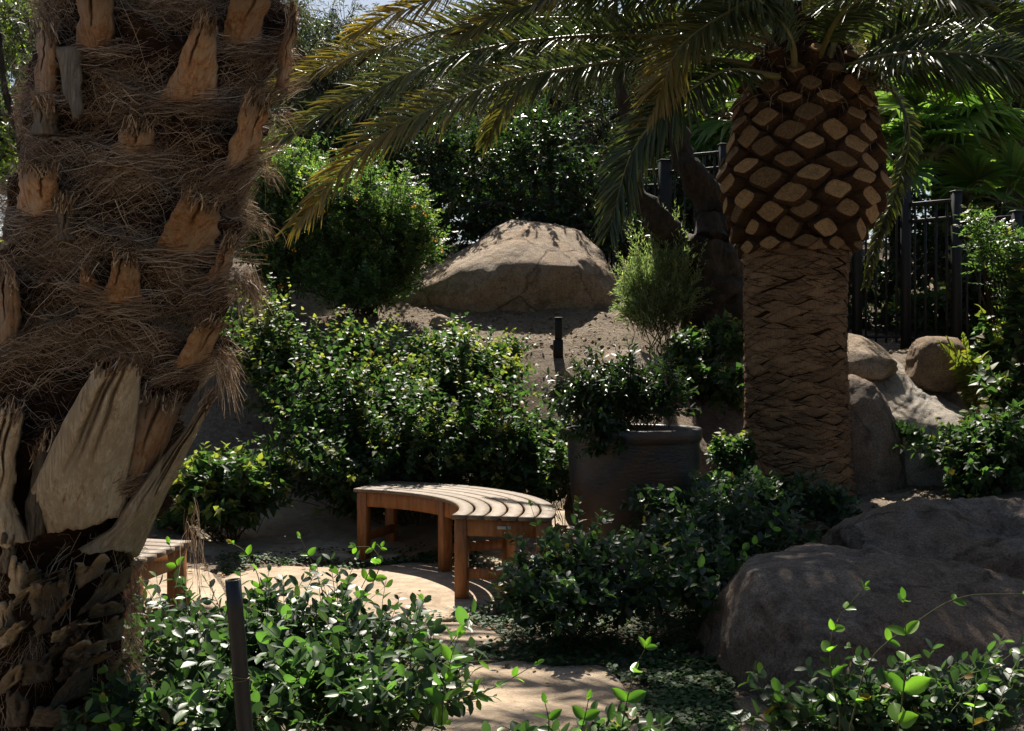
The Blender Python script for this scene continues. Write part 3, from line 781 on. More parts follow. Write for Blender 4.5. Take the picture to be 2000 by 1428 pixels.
base = lpt(TT, ZZ)
lowk = 1 - sstep(.62, .85, ZZ)
disp = .030 * fbm(base * [7, 7, 11], 4) + .020 * fbm(base * [14, 14, 30], 3) + lowk * (.03 * fbm(base * [10, 10, 16] + 4, 4) - .035)
# overlapping collars: each ring of leaf bases steps outwards as it rises, then falls back
ph = (ZZ * 4.6 + .35 * np.sin(TT * 2 + ZZ * 3) + .3 * fbm(base * 2.5, 2)) % 1.0
disp = disp + (.055 * (ph ** 1.6) - .03) * (1 - lowk)
V = lpt(TT, ZZ, disp)
idx = np.arange(V.shape[0] * V.shape[1]).reshape(V.shape[:2]); nx = np.roll(idx, -1, 1)
part('trunk', V.reshape(-1, 3), np.stack([idx[:-1], nx[:-1], nx[1:], idx[1:]], -1).reshape(-1, 4), M['cork'], lp, True)

def ribbons(paths, width, nrmdir):
    N, S, _ = paths.shape
    T = nrm(np.gradient(paths, axis=1)); B = nrm(np.cross(T, nrmdir))
    w = np.broadcast_to(np.asarray(width, float), (N,))[:, None, None] * (1 - .6 * np.linspace(0, 1, S) ** 2)[None, :, None]
    V = np.stack([paths - B * w / 2, paths + B * w / 2], 2)
    idx = np.arange(N * S * 2).reshape(N, S, 2)
    return V.reshape(-1, 3), np.stack([idx[:, :-1, 0], idx[:, :-1, 1], idx[:, 1:, 1], idx[:, 1:, 0]], -1).reshape(-1, 4)
def lsurf_d(px, py):
    d = LD - .3
    for _ in range(4):
        x = (px - 1000) / F * d; z = CZ - (py - 714) / F * d
        u = np.clip((x - lax(z)) / lr(z), -.985, .985); d = LD - lr(z) * np.sqrt(1 - u * u)
    return d
def boot(quad, mat, off0=-.01, off1=.06, thick=.022, jag=.10, bulge=.02, nu=9, nv=16, seed=0, name='leaf_base', label=None, curl=0.0, split=0):
    """cut leaf base; quad = bottom-left, bottom-right, top-right, top-left (or left edge and right edge as two lists, foot first)"""
    if len(quad) == 2: le, re = np.array(quad[0], float), np.array(quad[1], float)
    else: le, re = np.array([quad[0], quad[3]], float), np.array([quad[1], quad[2]], float)
    u = np.linspace(0, 1, nu)[None, :]; v = np.linspace(0, 1, nv)[:, None]
    def edge(e, t):
        k = np.linspace(0, 1, len(e)); return np.stack([np.interp(t, k, e[:, 0]), np.interp(t, k, e[:, 1])], -1)
    jagn = jag * (fbm(np.stack([u * 9 + seed, u * 0, u * 0], -1), 3) + .5 * vnoise(np.stack([u * 2.2 + seed, u * 0, u * 0 + 5], -1)))
    vv = np.clip(v * (1 + jagn * sstep(.45, 1, v)), 0, 1.25)
    lo_, hi = edge(le, np.clip(vv, 0, 1)), edge(re, np.clip(vv, 0, 1))
    pp = lo_ * (1 - u[..., None]) + hi * u[..., None]
    axis = (le[-1] + re[-1] - le[0] - re[0]) / 2
    pp = pp + np.maximum(vv - 1, 0)[..., None] * axis
    footj = .05 * fbm(np.stack([u * 8 + seed, u * 0 + 3, u * 0], -1), 3) * (1 - sstep(0, .35, v))
    pp = pp + footj[..., None] * axis
    wn_ = fbm(np.stack([vv * 5 + seed, u * 1.2 + 0 * v, u * 0 + v * 0 + seed], -1), 3)
    pp[..., 0] += wn_ * 9
    offs = off0 + .035 + (off1 - off0) * vv ** 1.2 + bulge * (1 - (2 * u - 1) ** 2) * (1 - .3 * vv) + curl * np.maximum(vv - .7, 0) + .010 * fbm(np.stack([u * 9 + v * 0, vv * 1.6, u * 0 + v * 0 + seed], -1), 4)
    for k in range(split):
        us = .3 + .4 * ((k * .61 + seed * .37) % 1); offs = offs - .045 * np.exp(-((u - us - .12 * (vv - .5)) / .028) ** 2) * sstep(.2, .8, vv)
    d = lsurf_d(pp[..., 0], pp[..., 1]) - offs
    X = np.stack([(pp[..., 0] - 1000) / F * d, d, CZ - (pp[..., 1] - 714) / F * d], -1)
    th_ = thick * (1 - .55 * np.abs(2 * u - 1) ** 2) * (1 - .3 * vv)
    B = X.copy(); B[..., 1] += th_ + .01
    n = nu * nv; V = np.concatenate([X.reshape(-1, 3), B.reshape(-1, 3)])
    i = np.arange(n).reshape(nv, nu)
    Q = [np.stack([i[:-1, :-1], i[:-1, 1:], i[1:, 1:], i[1:, :-1]], -1).reshape(-1, 4)]
    Q.append(Q[0][:, ::-1] + n)
    loop = np.concatenate([i[0, :], i[1:, -1], i[-1, -2::-1], i[-2:0:-1, 0]]); l2 = np.roll(loop, -1)
    Q.append(np.stack([l2, loop, loop + n, l2 + n], -1))
    tv = np.repeat(vv if vv.shape[1] == nu else np.repeat(vv, nu, 1), 1, 0).reshape(-1); tv = tv * (0.55 if mat == 'boot_pale' else 1.0)
    o = part(name, V, np.concatenate(Q), M[mat], lp, False, np.concatenate([tv, tv]))
    if label: o['label'] = label
    if name == 'leaf_base':
        nn_ = 70; iu = rng.integers(0, nu, nn_); iv = nv - 1 - (rng.random(nn_) ** 2 * 3).astype(int); st_ = X[iv, iu]; ax = nrm(X[-1].mean(0) - X[nv // 2].mean(0))
        dv_ = nrm(ax + rng.normal(0, .22, (nn_, 3))); L2 = rng.uniform(.008, .04, (nn_, 1, 1)); s2 = np.linspace(-.6, 1, 5)[None, :, None]
        SPL.append(ribbons(st_[:, None] + dv_[:, None] * L2 * s2 + rng.normal(0, .1, (nn_, 1, 3)) * L2 * s2 ** 2 - np.array([0, .004, 0]), rng.uniform(.0015, .004, nn_), np.array([0, -1., 0])))
    return o
SPL = []
BO_, BP_, BG_ = 'boot_orange', 'boot_pale', 'boot_grey'
BOOTS = [
    ([(313, 196), (424, 192), (418, 50), (388, 24)], BO_, .0, .15), ([(432, 84), (508, 82), (528, -30), (458, -30)], BO_, .0, .14),
    ([(150, 96), (218, 92), (216, -30), (152, -30)], BO_, .0, .12), ([(434, 330), (498, 306), (522, 205), (478, 196)], BO_, .0, .12),
    ([(534, 176), (556, 170), (580, 40), (562, 22)], BO_, -.01, .05), ([(66, 190), (108, 188), (112, 62), (72, 58)], BO_, -.01, .05),
    ([(32, 420), (104, 420), (110, 332), (36, 334)], BO_, .0, .12), ([(298, 492), (420, 488), (424, 410), (358, 376)], BO_, .0, .16),
    ([(192, 592), (274, 590), (266, 508), (226, 502)], BO_, .0, .12), ([(146, 566), (196, 574), (176, 540), (160, 524)], BO_, -.01, .05),
    ([(-14, 676), (36, 672), (34, 540), (-12, 536)], BO_, .0, .10), ([(332, 722), (398, 706), (436, 636), (388, 628)], BO_, .0, .14),
    ([(212, 300), (296, 300), (300, 252), (240, 250)], BO_, -.015, .03), ([(60, 260), (110, 262), (104, 200), (66, 198)], BG_, -.01, .06),
    ([(100, 470), (150, 470), (140, 400), (104, 398)], BG_, -.015, .03), ([(395, 560), (440, 548), (462, 470), (440, 466)], BO_, -.015, .04),
    ([[(92, 1048), (60, 960), (108, 860), (150, 780), (188, 710)], [(238, 1012), (244, 930), (258, 850), (268, 770), (272, 722)]], BP_, .0, .10),
    ([[(146, 1080), (212, 1034), (276, 950), (338, 870), (394, 782)], [(268, 1082), (304, 1010), (344, 930), (378, 850), (410, 788)]], BP_, .0, .06),
    ([(228, 950), (300, 930), (352, 792), (272, 770)], BO_, -.02, .02), ([[(-40, 1070), (-44, 950), (-40, 850), (-34, 790)], [(52, 1062), (22, 980), (24, 900), (44, 800)]], BP_, .0, .08),
    ([(48, 1060), (86, 1040), (110, 860), (60, 880)], BG_, -.02, .01),
]
for k, (q, m, a, b) in enumerate(BOOTS):
    big = m == BP_
    boot(q, m, a, b, .03 if big else .03,   .16 if not big else .06, .05 if big else .035, 40 if big else 24, 44 if big else 26, k * 1.7, split=3 if big else 1)
boot([(104, 86), (160, 96), (152, 226), (138, 234)], BG_, .03, .05, .012, .1, .01, seed=31, name='hanging_flap', label='grey torn flap hanging from the trunk')
FL = [  # torn bark scales on the narrow foot of the trunk
    ([(150, 1206), (248, 1150), (252, 1122), (200, 1128)], BG_), ([(120, 1330), (180, 1300), (182, 1280), (130, 1285)], BG_), ([(126, 1290), (205, 1272), (206, 1248), (128, 1262)], BP_),
    ([(18, 1160), (52, 1162), (46, 1098), (18, 1098)], BP_), ([(0, 1262), (30, 1250), (24, 1180), (-10, 1180)], BP_), ([(100, 1256), (146, 1250), (138, 1226), (104, 1228)], BP_),
    ([(84, 1392), (170, 1356), (182, 1296), (130, 1330)], BG_), ([(40, 1340), (100, 1330), (96, 1290), (44, 1300)], BG_), ([(60, 1420), (130, 1420), (124, 1384), (70, 1380)], BG_),
    ([(170, 1210), (236, 1196), (244, 1176), (180, 1184)], BG_), ([(0, 1120), (22, 1120), (22, 1050), (0, 1046)], BG_), ([(150, 1150), (200, 1120), (210, 1088), (150, 1104)], BP_),
    ([(196, 1260), (236, 1250), (240, 1206), (200, 1212)], BG_), ([(70, 1210), (120, 1200), (116, 1150), (76, 1150)], BG_), ([(10, 1420), (50, 1420), (48, 1370), (12, 1360)], BG_),
]
for k in range(26):
    cx, cy0 = random.uniform(-20, 235), random.uniform(1090, 1440); w_, h_ = random.uniform(18, 50), random.uniform(22, 60); sk = random.uniform(-10, 45)
    FL.append(([(cx - w_ / 2, cy0 + h_ / 2), (cx + w_ / 2, cy0 + h_ / 2 - 12), (cx + w_ / 2 + sk, cy0 - h_ / 2), (cx - w_ / 3 + sk, cy0 - h_ / 2 + 4)], random.choice((BG_, BG_, BP_, BO_))))
for k, (q, m) in enumerate(FL):
    boot(q, m, -.015, .055, .012, .35, .012, 9, 10, 40 + k * 2.3, name='bark_scale', curl=.1, split=1)

def fibre_group(n, zr, ln, slope, lift, wid, S=9, thr=(-2.1, 2.1), band=True, seed=0):
    z0 = rng.uniform(*zr, n)
    if band: z0 = np.round(z0 * 4.6 + rng.normal(0, .16, n)) / 4.6 + rng.normal(0, .05, n)
    th0 = rng.uniform(*thr, n); L_ = rng.uniform(*ln, n); s = np.linspace(-.5, .5, S)[None]
    sg = np.where(rng.random(n) < .5, 1, -1)
    cell = fbm(np.stack([th0 * 1.6, z0 * 3.0, z0 * 0 + seed], -1), 2)           # neighbouring strands comb the same way
    sl = (cell * 1.5 * slope + rng.normal(0, slope * .45, n))[:, None]
    cur = rng.normal(0, .5, n)[:, None]
    dth = L_[:, None] / .34 * s
    z = z0[:, None] + sl * L_[:, None] * s * 2 + cur * L_[:, None] * (s ** 2) * 1.3 + .012 * np.sin(s * 14 + rng.uniform(0, 6, (n, 1))) 
    thv = th0[:, None] + dth + .03 * np.sin(s * 11 + rng.uniform(0, 6, (n, 1)))
    off = lift[0] + rng.random((n, 1)) ** 2 * lift[1] + lift[2] * np.abs(s) * 2 * rng.random((n, 1)) + .006 * np.sin(s * 9 + rng.uniform(0, 6, (n, 1)))
    z = np.clip(z, -.05, 3.55)
    bz = lpt(thv, z); phs = (z * 4.6 + .35 * np.sin(thv * 2 + z * 3) + .3 * fbm(bz * 2.5, 2)) % 1.0
    off = off + (.055 * phs ** 1.6 - .03) * sstep(.62, .85, z) * .9
    p = lpt(thv, z, off)
    rad = np.stack([np.sin(thv), -np.cos(thv), 0 * thv], -1)
    return ribbons(p, rng.uniform(wid * .6, wid * 1.3, n), rad)
G1 = fibre_group(36000, (1.14, 2.55), (.07, .24), .16, (-.012, .04, .006), .0013)
G2 = fibre_group(1700, (1.1, 2.5), (.18, .42), .35, (.015, .04, .015), .0016, 12)
G3 = fibre_group(4200, (.0, .80), (.04, .15), 1.3, (-.03, .05, .03), .0020, 7)
G4 = fibre_group(1500, (.78, 1.16), (.06, .2), 1.0, (-.02, .03, .02), .0016, 9)
# frayed tufts standing off the right-hand outline
def tuft(px, py, n, ln, spread_, dirv, d=2.98):
    c = P(px, py, d); a = nrm(np.array(dirv, float)); dv = nrm(a + rng.normal(0, spread_, (n, 3))); L_ = rng.uniform(ln * .4, ln, n)[:, None, None]
    s = np.linspace(0, 1, 8)[None, :, None]
    p = c + rng.normal(0, .012, (n, 1, 3)) + dv[:, None] * L_ * s + np.array([0, 0, -1.]) * L_ * s ** 2 * rng.uniform(.2, 1.0, (n, 1, 1)) + rng.normal(0, .05, (n, 1, 3)) * L_ * np.sin(s * 6)
    return ribbons(p, np.full(n, .0013), rng.normal(0, 1, (n, 1, 3)) + np.array([0, -1., 0]))
TU = [tuft(474, 548, 160, .09, .5, (.5, -.2, -.5)), tuft(488, 540, 110, .08, .4, (.3, -.1, -.8)), tuft(432, 690, 130, .07, .6, (.6, -.1, -.3)), tuft(440, 716, 100, .08, .4, (.3, 0, -.8)),
      tuft(548, 220, 40, .06, .5, (.7, 0, .1)), tuft(514, 330, 70, .06, .6, (.7, 0, -.1)), tuft(498, 430, 70, .06, .6, (.7, 0, -.1)), tuft(562, 110, 30, .06, .5, (.7, 0, .2)),
      tuft(425, 640, 60, .07, .6, (.6, -.3, 0)), tuft(255, 1170, 90, .05, .6, (.8, 0, 0)), tuft(230, 1290, 140, .09, .4, (.4, 0, -.6)), tuft(222, 1340, 110, .09, .4, (.3, 0, -.8)), tuft(70, 1240, 120, .09, .5, (.2, -.6, -.5), 2.9), tuft(90, 1130, 100, .09, .5, (.3, -.6, -.4), 2.85),
      tuft(372, 1030, 30, .12, .25, (.1, -.1, -1), 2.95), tuft(384, 990, 9, .24, .10, (.05, 0, -1), 2.95)]
COLLAR = []
for q, m_, *_ in BOOTS:
    if m_ != BO_: continue
    q = np.array(q, float); n = 110; s_ = np.linspace(0, 1, 9)[None]
    wd_ = abs(q[1][0] - q[0][0]); x0 = rng.uniform(q[0][0] - 45, q[0][0] + wd_ * .5, (n, 1)); x1 = x0 + rng.uniform(wd_ * .5, wd_ + 60, (n, 1)); yb = (q[0][1] + q[1][1]) / 2
    slp = (q[1][1] - q[0][1]) / max(wd_, 1)
    X_ = x0 + (x1 - x0) * s_; Y_ = yb + slp * (X_ - q[:2, 0].mean()) + rng.normal(6, 13, (n, 1)) + rng.normal(0, 12, (n, 1)) * (s_ - .5) + rng.normal(0, 16, (n, 1)) * (s_ - .5) ** 2 + 3 * np.sin(s_ * 9 + rng.uniform(0, 6, (n, 1)))
    d_ = lsurf_d(X_, Y_) - rng.uniform(.05, .085, (n, 1)) + .03 * np.abs(s_ - .5) * 2
    COLLAR.append(ribbons(np.stack([(X_ - 1000) / F * d_, d_, CZ - (Y_ - 714) / F * d_], -1), rng.uniform(.001, .0018, n), np.array([0, -1., 0])))
QUADS = [np.array(q if len(q) == 4 else [q[0][0], q[1][0], q[1][-1], q[0][-1]], float) for q, *_ in BOOTS] + [np.array(q, float) for q, *_ in FL] + [np.array([(104, 86), (160, 96), (152, 226), (138, 234)], float)]
def off_boots(G, S, keep=.06):
    V, Q = G; W = V.reshape(-1, S, 2, 3).mean(2); hit = np.zeros(W.shape[:2], bool)
    px = W[..., 0] / W[..., 1] * F + 1000; py = 714 - (W[..., 2] - CZ) / W[..., 1] * F
    for q in QUADS:
        c = q.mean(0); qq = c + (q - c) * 1.06; qq[:2] += (qq[3:1:-1] - qq[:2]) * .16; ins = np.zeros(px.shape, bool)
        for a in range(4):
            (xi, yi), (xj, yj) = qq[a], qq[a - 1]; ins ^= ((yi > py) != (yj > py)) & (px < (xj - xi) * (py - yi) / (yj - yi + 1e-9) + xi)
        hit |= ins
    ok = (hit.mean(1) < .12) | (rng.random(len(W)) < keep)
    n = int(ok.sum()); V = V.reshape(-1, S * 2, 3)[ok].reshape(-1, 3)
    idx = np.arange(n * S * 2).reshape(n, S, 2)
    return V, np.stack([idx[:, :-1, 0], idx[:, :-1, 1], idx[:, 1:, 1], idx[:, 1:, 0]], -1).reshape(-1, 4)
G1, G2, G3, G4 = off_boots(G1, 9, .05), off_boots(G2, 12, .16), off_boots(G3, 7), off_boots(G4, 9)
V, Q = join([G1, G2, G3, G4] + COLLAR + TU + SPL)
part('fibre', V, Q, M['fibre'], lp, False, kind='stuff')

# ------------------------------------------------------------------ date palm at the right
DD = 7.6
DPROF = np.array([(1010, 1555, 122), (980, 1555, 116), (940, 1555, 110), (900, 1555, 105), (800, 1556, 101), (700, 1553, 99), (600, 1552, 100), (540, 1553, 101), (500, 1555, 104), (478, 1558, 108), (455, 1562, 120), (410, 1566, 141), (370, 1568, 149), (320, 1568, 146), (260, 1570, 133), (200, 1572, 117), (150, 1574, 108), (110, 1575, 96), (60, 1576, 70), (10, 1576, 40)], float)
DZ = CZ + (714 - DPROF[:, 0]) / F * DD; DX = (DPROF[:, 1] - 1000) / F * DD; DR = DPROF[:, 2] / F * DD
def dpar(z): return np.interp(z, DZ, DX), np.interp(z, DZ, DR)
dp = thing('date_palm', 'stout date palm with a swollen pineapple like top of cut leaf bases', 'palm tree', (DX[0], DD, float(DZ[0]) - .05))
pr = spline(np.column_stack([DX, DZ, DR]), 150); pr[:, 2] -= .022
ta = np.linspace(0, 2 * math.pi, 72, endpoint=False)
V = np.stack([pr[:, 0:1] + pr[:, 2:3] * np.cos(ta), DD + pr[:, 2:3] * np.sin(ta), np.repeat(pr[:, 1:2], 72, 1)], -1)
nn = fbm(V * [9, 9, 16], 3) * .012; V[..., 0] += nn * np.cos(ta); V[..., 1] += nn * np.sin(ta)
idx = np.arange(150 * 72).reshape(150, 72); nx = np.roll(idx, -1, 1)
part('trunk', V.reshape(-1, 3), np.stack([idx[:-1], nx[:-1], nx[1:], idx[1:]], -1).reshape(-1, 4), M['cork'], dp, True)
dpo = np.array(dp.location)
# diamond leaf scars on the column
NC = 8; REFR = .35
scars = []
for sdn in range(5):
    nu, nv = 9, 5; A = math.pi / NC * .97; H = .040; V = []
    for i in range(nu):
        a = (i / (nu - 1) * 2 - 1); hh = H * (1 - abs(a) ** 1.3) + .002
        for j in range(nv):
            b = j / (nv - 1) * 2 - 1
            rr = REFR - .012 + .010 * (1 - abs(a) ** 3) * (1 - abs(b) ** 3) ** .7 * (1 - .25 * b) + .006 * vnoise(np.array([a * 7 + sdn * 9, b * 2, sdn]))
            zo = b * hh + .009 * vnoise(np.array([a * 2.5 + sdn * 5, b, 3.0 + sdn]))
            V.append((rr * math.cos(a * A), rr * math.sin(a * A), zo))
    i_ = np.arange(nu * nv).reshape(nu, nv)
    scars.append(mesh('leaf_scar', V, np.stack([i_[:-1, :-1], i_[1:, :-1], i_[1:, 1:], i_[:-1, 1:]], -1).reshape(-1, 4), M['scar'], True))
zt, zb = CZ + (714 - 488) / F * DD, float(DZ[0])
row = 0; z = zt
while z > zb:
    xc, r = dpar(z)
    for c in range(NC):
        th_ = (c + .5 * (row % 2)) * 2 * math.pi / NC + .1 + random.uniform(-.09, .09)
        o = link('leaf_scar', random.choice(scars), dp, Vector((xc - dpo[0], 0, z - dpo[2] + random.uniform(-.008, .008))))
        k = r / REFR; o.scale = (k, k, random.uniform(.85, 1.15)); o.rotation_euler = (0, 0, th_)
    row += 1; z -= .0395
n = 2200; z0 = rng.uniform(zb + .05, zt, n); a0 = rng.uniform(-3.14, 3.14, n); s_ = np.linspace(-.5, .5, 5)[None]
z0 = np.round(z0 / .0395) * .0395 + rng.normal(0, .009, n); L_ = rng.uniform(.03, .14, n)
zz_ = z0[:, None] + rng.normal(0, .16, (n, 1)) * L_[:, None] * s_ * 2; aa_ = a0[:, None] + L_[:, None] / .35 * s_; xc, r = dpar(zz_)
pp = np.stack([xc + (r + .002 + .006 * rng.random((n, 1))) * np.cos(aa_), DD + (r + .002 + .006 * rng.random((n, 1))) * np.sin(aa_), zz_], -1)
V, Q = ribbons(pp, rng.uniform(.002, .005, n), np.stack([np.cos(aa_), np.sin(aa_), aa_ * 0], -1)); part('bark_fringe', V, Q, M['cork'], dp, False, kind='stuff')
# cut leaf bases on the swollen head
cuts = []
for sdn in range(6):
    m = 14; a = np.arange(m) * 2 * math.pi / m; ex = 1.55
    cy_, cz_ = np.sign(np.cos(a)) * np.abs(np.cos(a)) ** ex, np.sign(np.sin(a)) * np.abs(np.sin(a)) ** ex
    jit = 1 + .13 * np.array([vnoise(np.array([math.cos(t) * 2 + sdn * 7, math.sin(t) * 2, sdn * 1.0])) for t in a])
    V = []
    for (s, xo, dz) in ((1.0, -.055, -.10), (.97, .0, -.03), (.80, .038, .01), (.74, .041, .015), (.38, .034, .015)):
        V += [(xo - .012 * zz_ * (xo > 0), yy * s * jj, zz_ * s * jj + dz * .5) for yy, zz_, jj in zip(cy_, cz_, jit)]
    V += [(.032, 0, .01)]
    V = np.array(V); V[:, 1] *= .5; V[:, 2] *= .5
    idx = np.arange(m * 5).reshape(5, m); nx = np.roll(idx, -1, 1)
    Q = np.stack([idx[:-1], nx[:-1], nx[1:], idx[1:]], -1).reshape(-1, 4); T3 = np.stack([idx[-1], nx[-1], np.full(m, m * 5)], -1)
    cuts.append(mesh('leaf_base', V, [Q, T3], [M['cut_side'], M['cut']], False, None, [0] * (2 * m) + [1] * (2 * m) + [1] * m))
NB = 11; row = 0; py = 482.0
while py > 120:
    z = CZ + (714 - py) / F * DD; xc, r = dpar(z); x2, r2 = dpar(z + .05); slope = math.atan2(r2 - r, .05)
    w = 2 * math.pi * r / NB * 1.0; hgt = 57 / F * DD * (1.0 if py > 230 else .85)
    for c in range(NB):
        th_ = (c + .5 * (row % 2)) * 2 * math.pi / NB + random.uniform(-.07, .07)
        top = max(0, (230 - py) / 110)
        o = link('leaf_base', random.choice(cuts), dp, Vector((xc - dpo[0] + (r - .012) * math.cos(th_), (r - .012) * math.sin(th_), z - dpo[2] + random.uniform(-.012, .012))))
        o.rotation_euler = (random.uniform(-.2, .2), slope * .7 - .12 + random.uniform(-.18, .18), th_ + random.uniform(-.12, .12))
        o.scale = (1 + top * random.uniform(.8, 2.2) + random.uniform(-.3, .5), w * random.uniform(.78, 1.0) * (1 - .40 * top), hgt * random.uniform(.7, 1.02) * (.7 if py > 470 else 1))
    row += 1; py -= 28.5
# fibre between the upper leaf bases
n = 900; z0 = rng.uniform(CZ + (714 - 240) / F * DD, CZ + (714 - 90) / F * DD, n); a0 = rng.uniform(0, 6.28, n); xc, r = dpar(z0)
p0 = np.stack([xc + r * np.cos(a0), DD + r * np.sin(a0), z0], -1); dv = nrm(np.stack([np.cos(a0), np.sin(a0), rng.normal(.2, .8, n)], -1) + rng.normal(0, .5, (n, 3)))
s = np.linspace(0, 1, 6)[None, :, None]; L_ = rng.uniform(.05, .22, (n, 1, 1))
pp = p0[:, None] + dv[:, None] * L_ * s - np.array([0, 0, 1]) * L_ * s ** 2 * .5
V, Q = ribbons(pp, np.full(n, .004), rng.normal(0, 1, (n, 1, 3))); part('fibre', V, Q, M['fibre'], dp, False, kind='stuff')

def frond(parent, pts, leaflen=.40, n=86, droop=.35, yellow=0.0, upv=(0, 0, 1), r0=.022, start=.14, dense=1.0, vee=.35, wid=.018, mat='frond', name='frond', twist=0.0):
    c = spline(pts, 70); T = nrm(np.gradient(c, axis=0))
    U = np.array(upv, float); U = nrm(U - T * (T @ U)[:, None] + 1e-4); S_ = np.cross(T, U)
    if twist:
        tw = np.linspace(0, twist, 70)[:, None]; U, S_ = U * np.cos(tw) + S_ * np.sin(tw), S_ * np.cos(tw) - U * np.sin(tw)
    V, Q = tubes(c[None], r0, .003, 6, .8)
    Vl, Fl, ti = _leaflets(c, T, U, S_, leaflen, n, droop, yellow, start, vee, wid)
    fo = part(name, V, Q, M['rachis'], parent, True)
    lo_ = link('leaflets', mesh('leaflets', Vl - np.array(parent.location), Fl, M[mat], False, ti), fo); lo_['kind'] = 'stuff'
    return fo
def _leaflets(c, T, U, S_, leaflen, n, droop, yellow, start, vee, wid):
    out_V, out_F, out_t, k = [], [], [], 0
    for sgn in (-1, 1):
        t = start + (1 - start) * (np.linspace(0, 1, n) ** .96) + rng.normal(0, .25 / n, n); t = np.clip(t, 0, .999)
        f = t * (len(c) - 1); i = np.minimum(f.astype(int), len(c) - 2); fr = (f - i)[:, None]
        p0 = c[i] * (1 - fr) + c[i + 1] * fr; tt = (t - start) / (1 - start)
        ang = np.radians(66 - 40 * tt ** 1.3) + rng.normal(0, .09, n)
        L_ = leaflen * np.interp(tt, [0, .12, .4, .75, 1], [.35, .75, 1, .8, .42]) * rng.uniform(.85, 1.08, n)
        d = sgn * S_[i] * np.sin(ang)[:, None] + T[i] * np.cos(ang)[:, None] + U[i] * (vee + rng.normal(0, .10, n))[:, None]; d = nrm(d)
        s = np.array([0, .25, .55, .82, 1.0]); ww = np.array([.55, 1, .85, .5, .06])
        g = np.array([0, 0, -1.])
        ctr = p0[:, None] + d[:, None] * (L_[:, None] * s)[..., None] + g * (droop * rng.uniform(.6, 1.4, n)[:, None] * L_[:, None] * s ** 2)[..., None]
        tn = nrm(np.gradient(ctr, axis=1)); b = nrm(np.cross(tn, U[i][:, None] + rng.normal(0, .35, (n, 1, 3)))); nn_ = np.cross(b, tn)
        w = (wid * ww)[None, :, None] * rng.uniform(.8, 1.15, (n, 1, 1))
        Vv = np.stack([ctr - b * w + nn_ * w * .5, ctr, ctr + b * w + nn_ * w * .5], 2)     # (n,5,3,3)
        idx = np.arange(n * 15).reshape(n, 5, 3) + k; k += n * 15
        Fq = np.stack([idx[:, :-1, :-1], idx[:, :-1, 1:], idx[:, 1:, 1:], idx[:, 1:, :-1]], -1).reshape(-1, 4)
        ti = np.clip(yellow * (sstep(.35, .95, tt) * rng.uniform(.5, 1.1, n))[:, None] + yellow * .35 * s[None] ** 2 * rng.random((n, 1)) + .25 * s[None] ** 4 * (rng.random((n, 1)) < .4), 0, 1)
        out_V.append(Vv.reshape(-1, 3)); out_F.append(Fq); out_t.append(np.repeat(ti.reshape(-1), 3))
    return np.concatenate(out_V), np.concatenate(out_F), np.concatenate(out_t)
CR = np.array([(1576 - 1000) / F * DD, DD, CZ + (714 - 95) / F * DD])
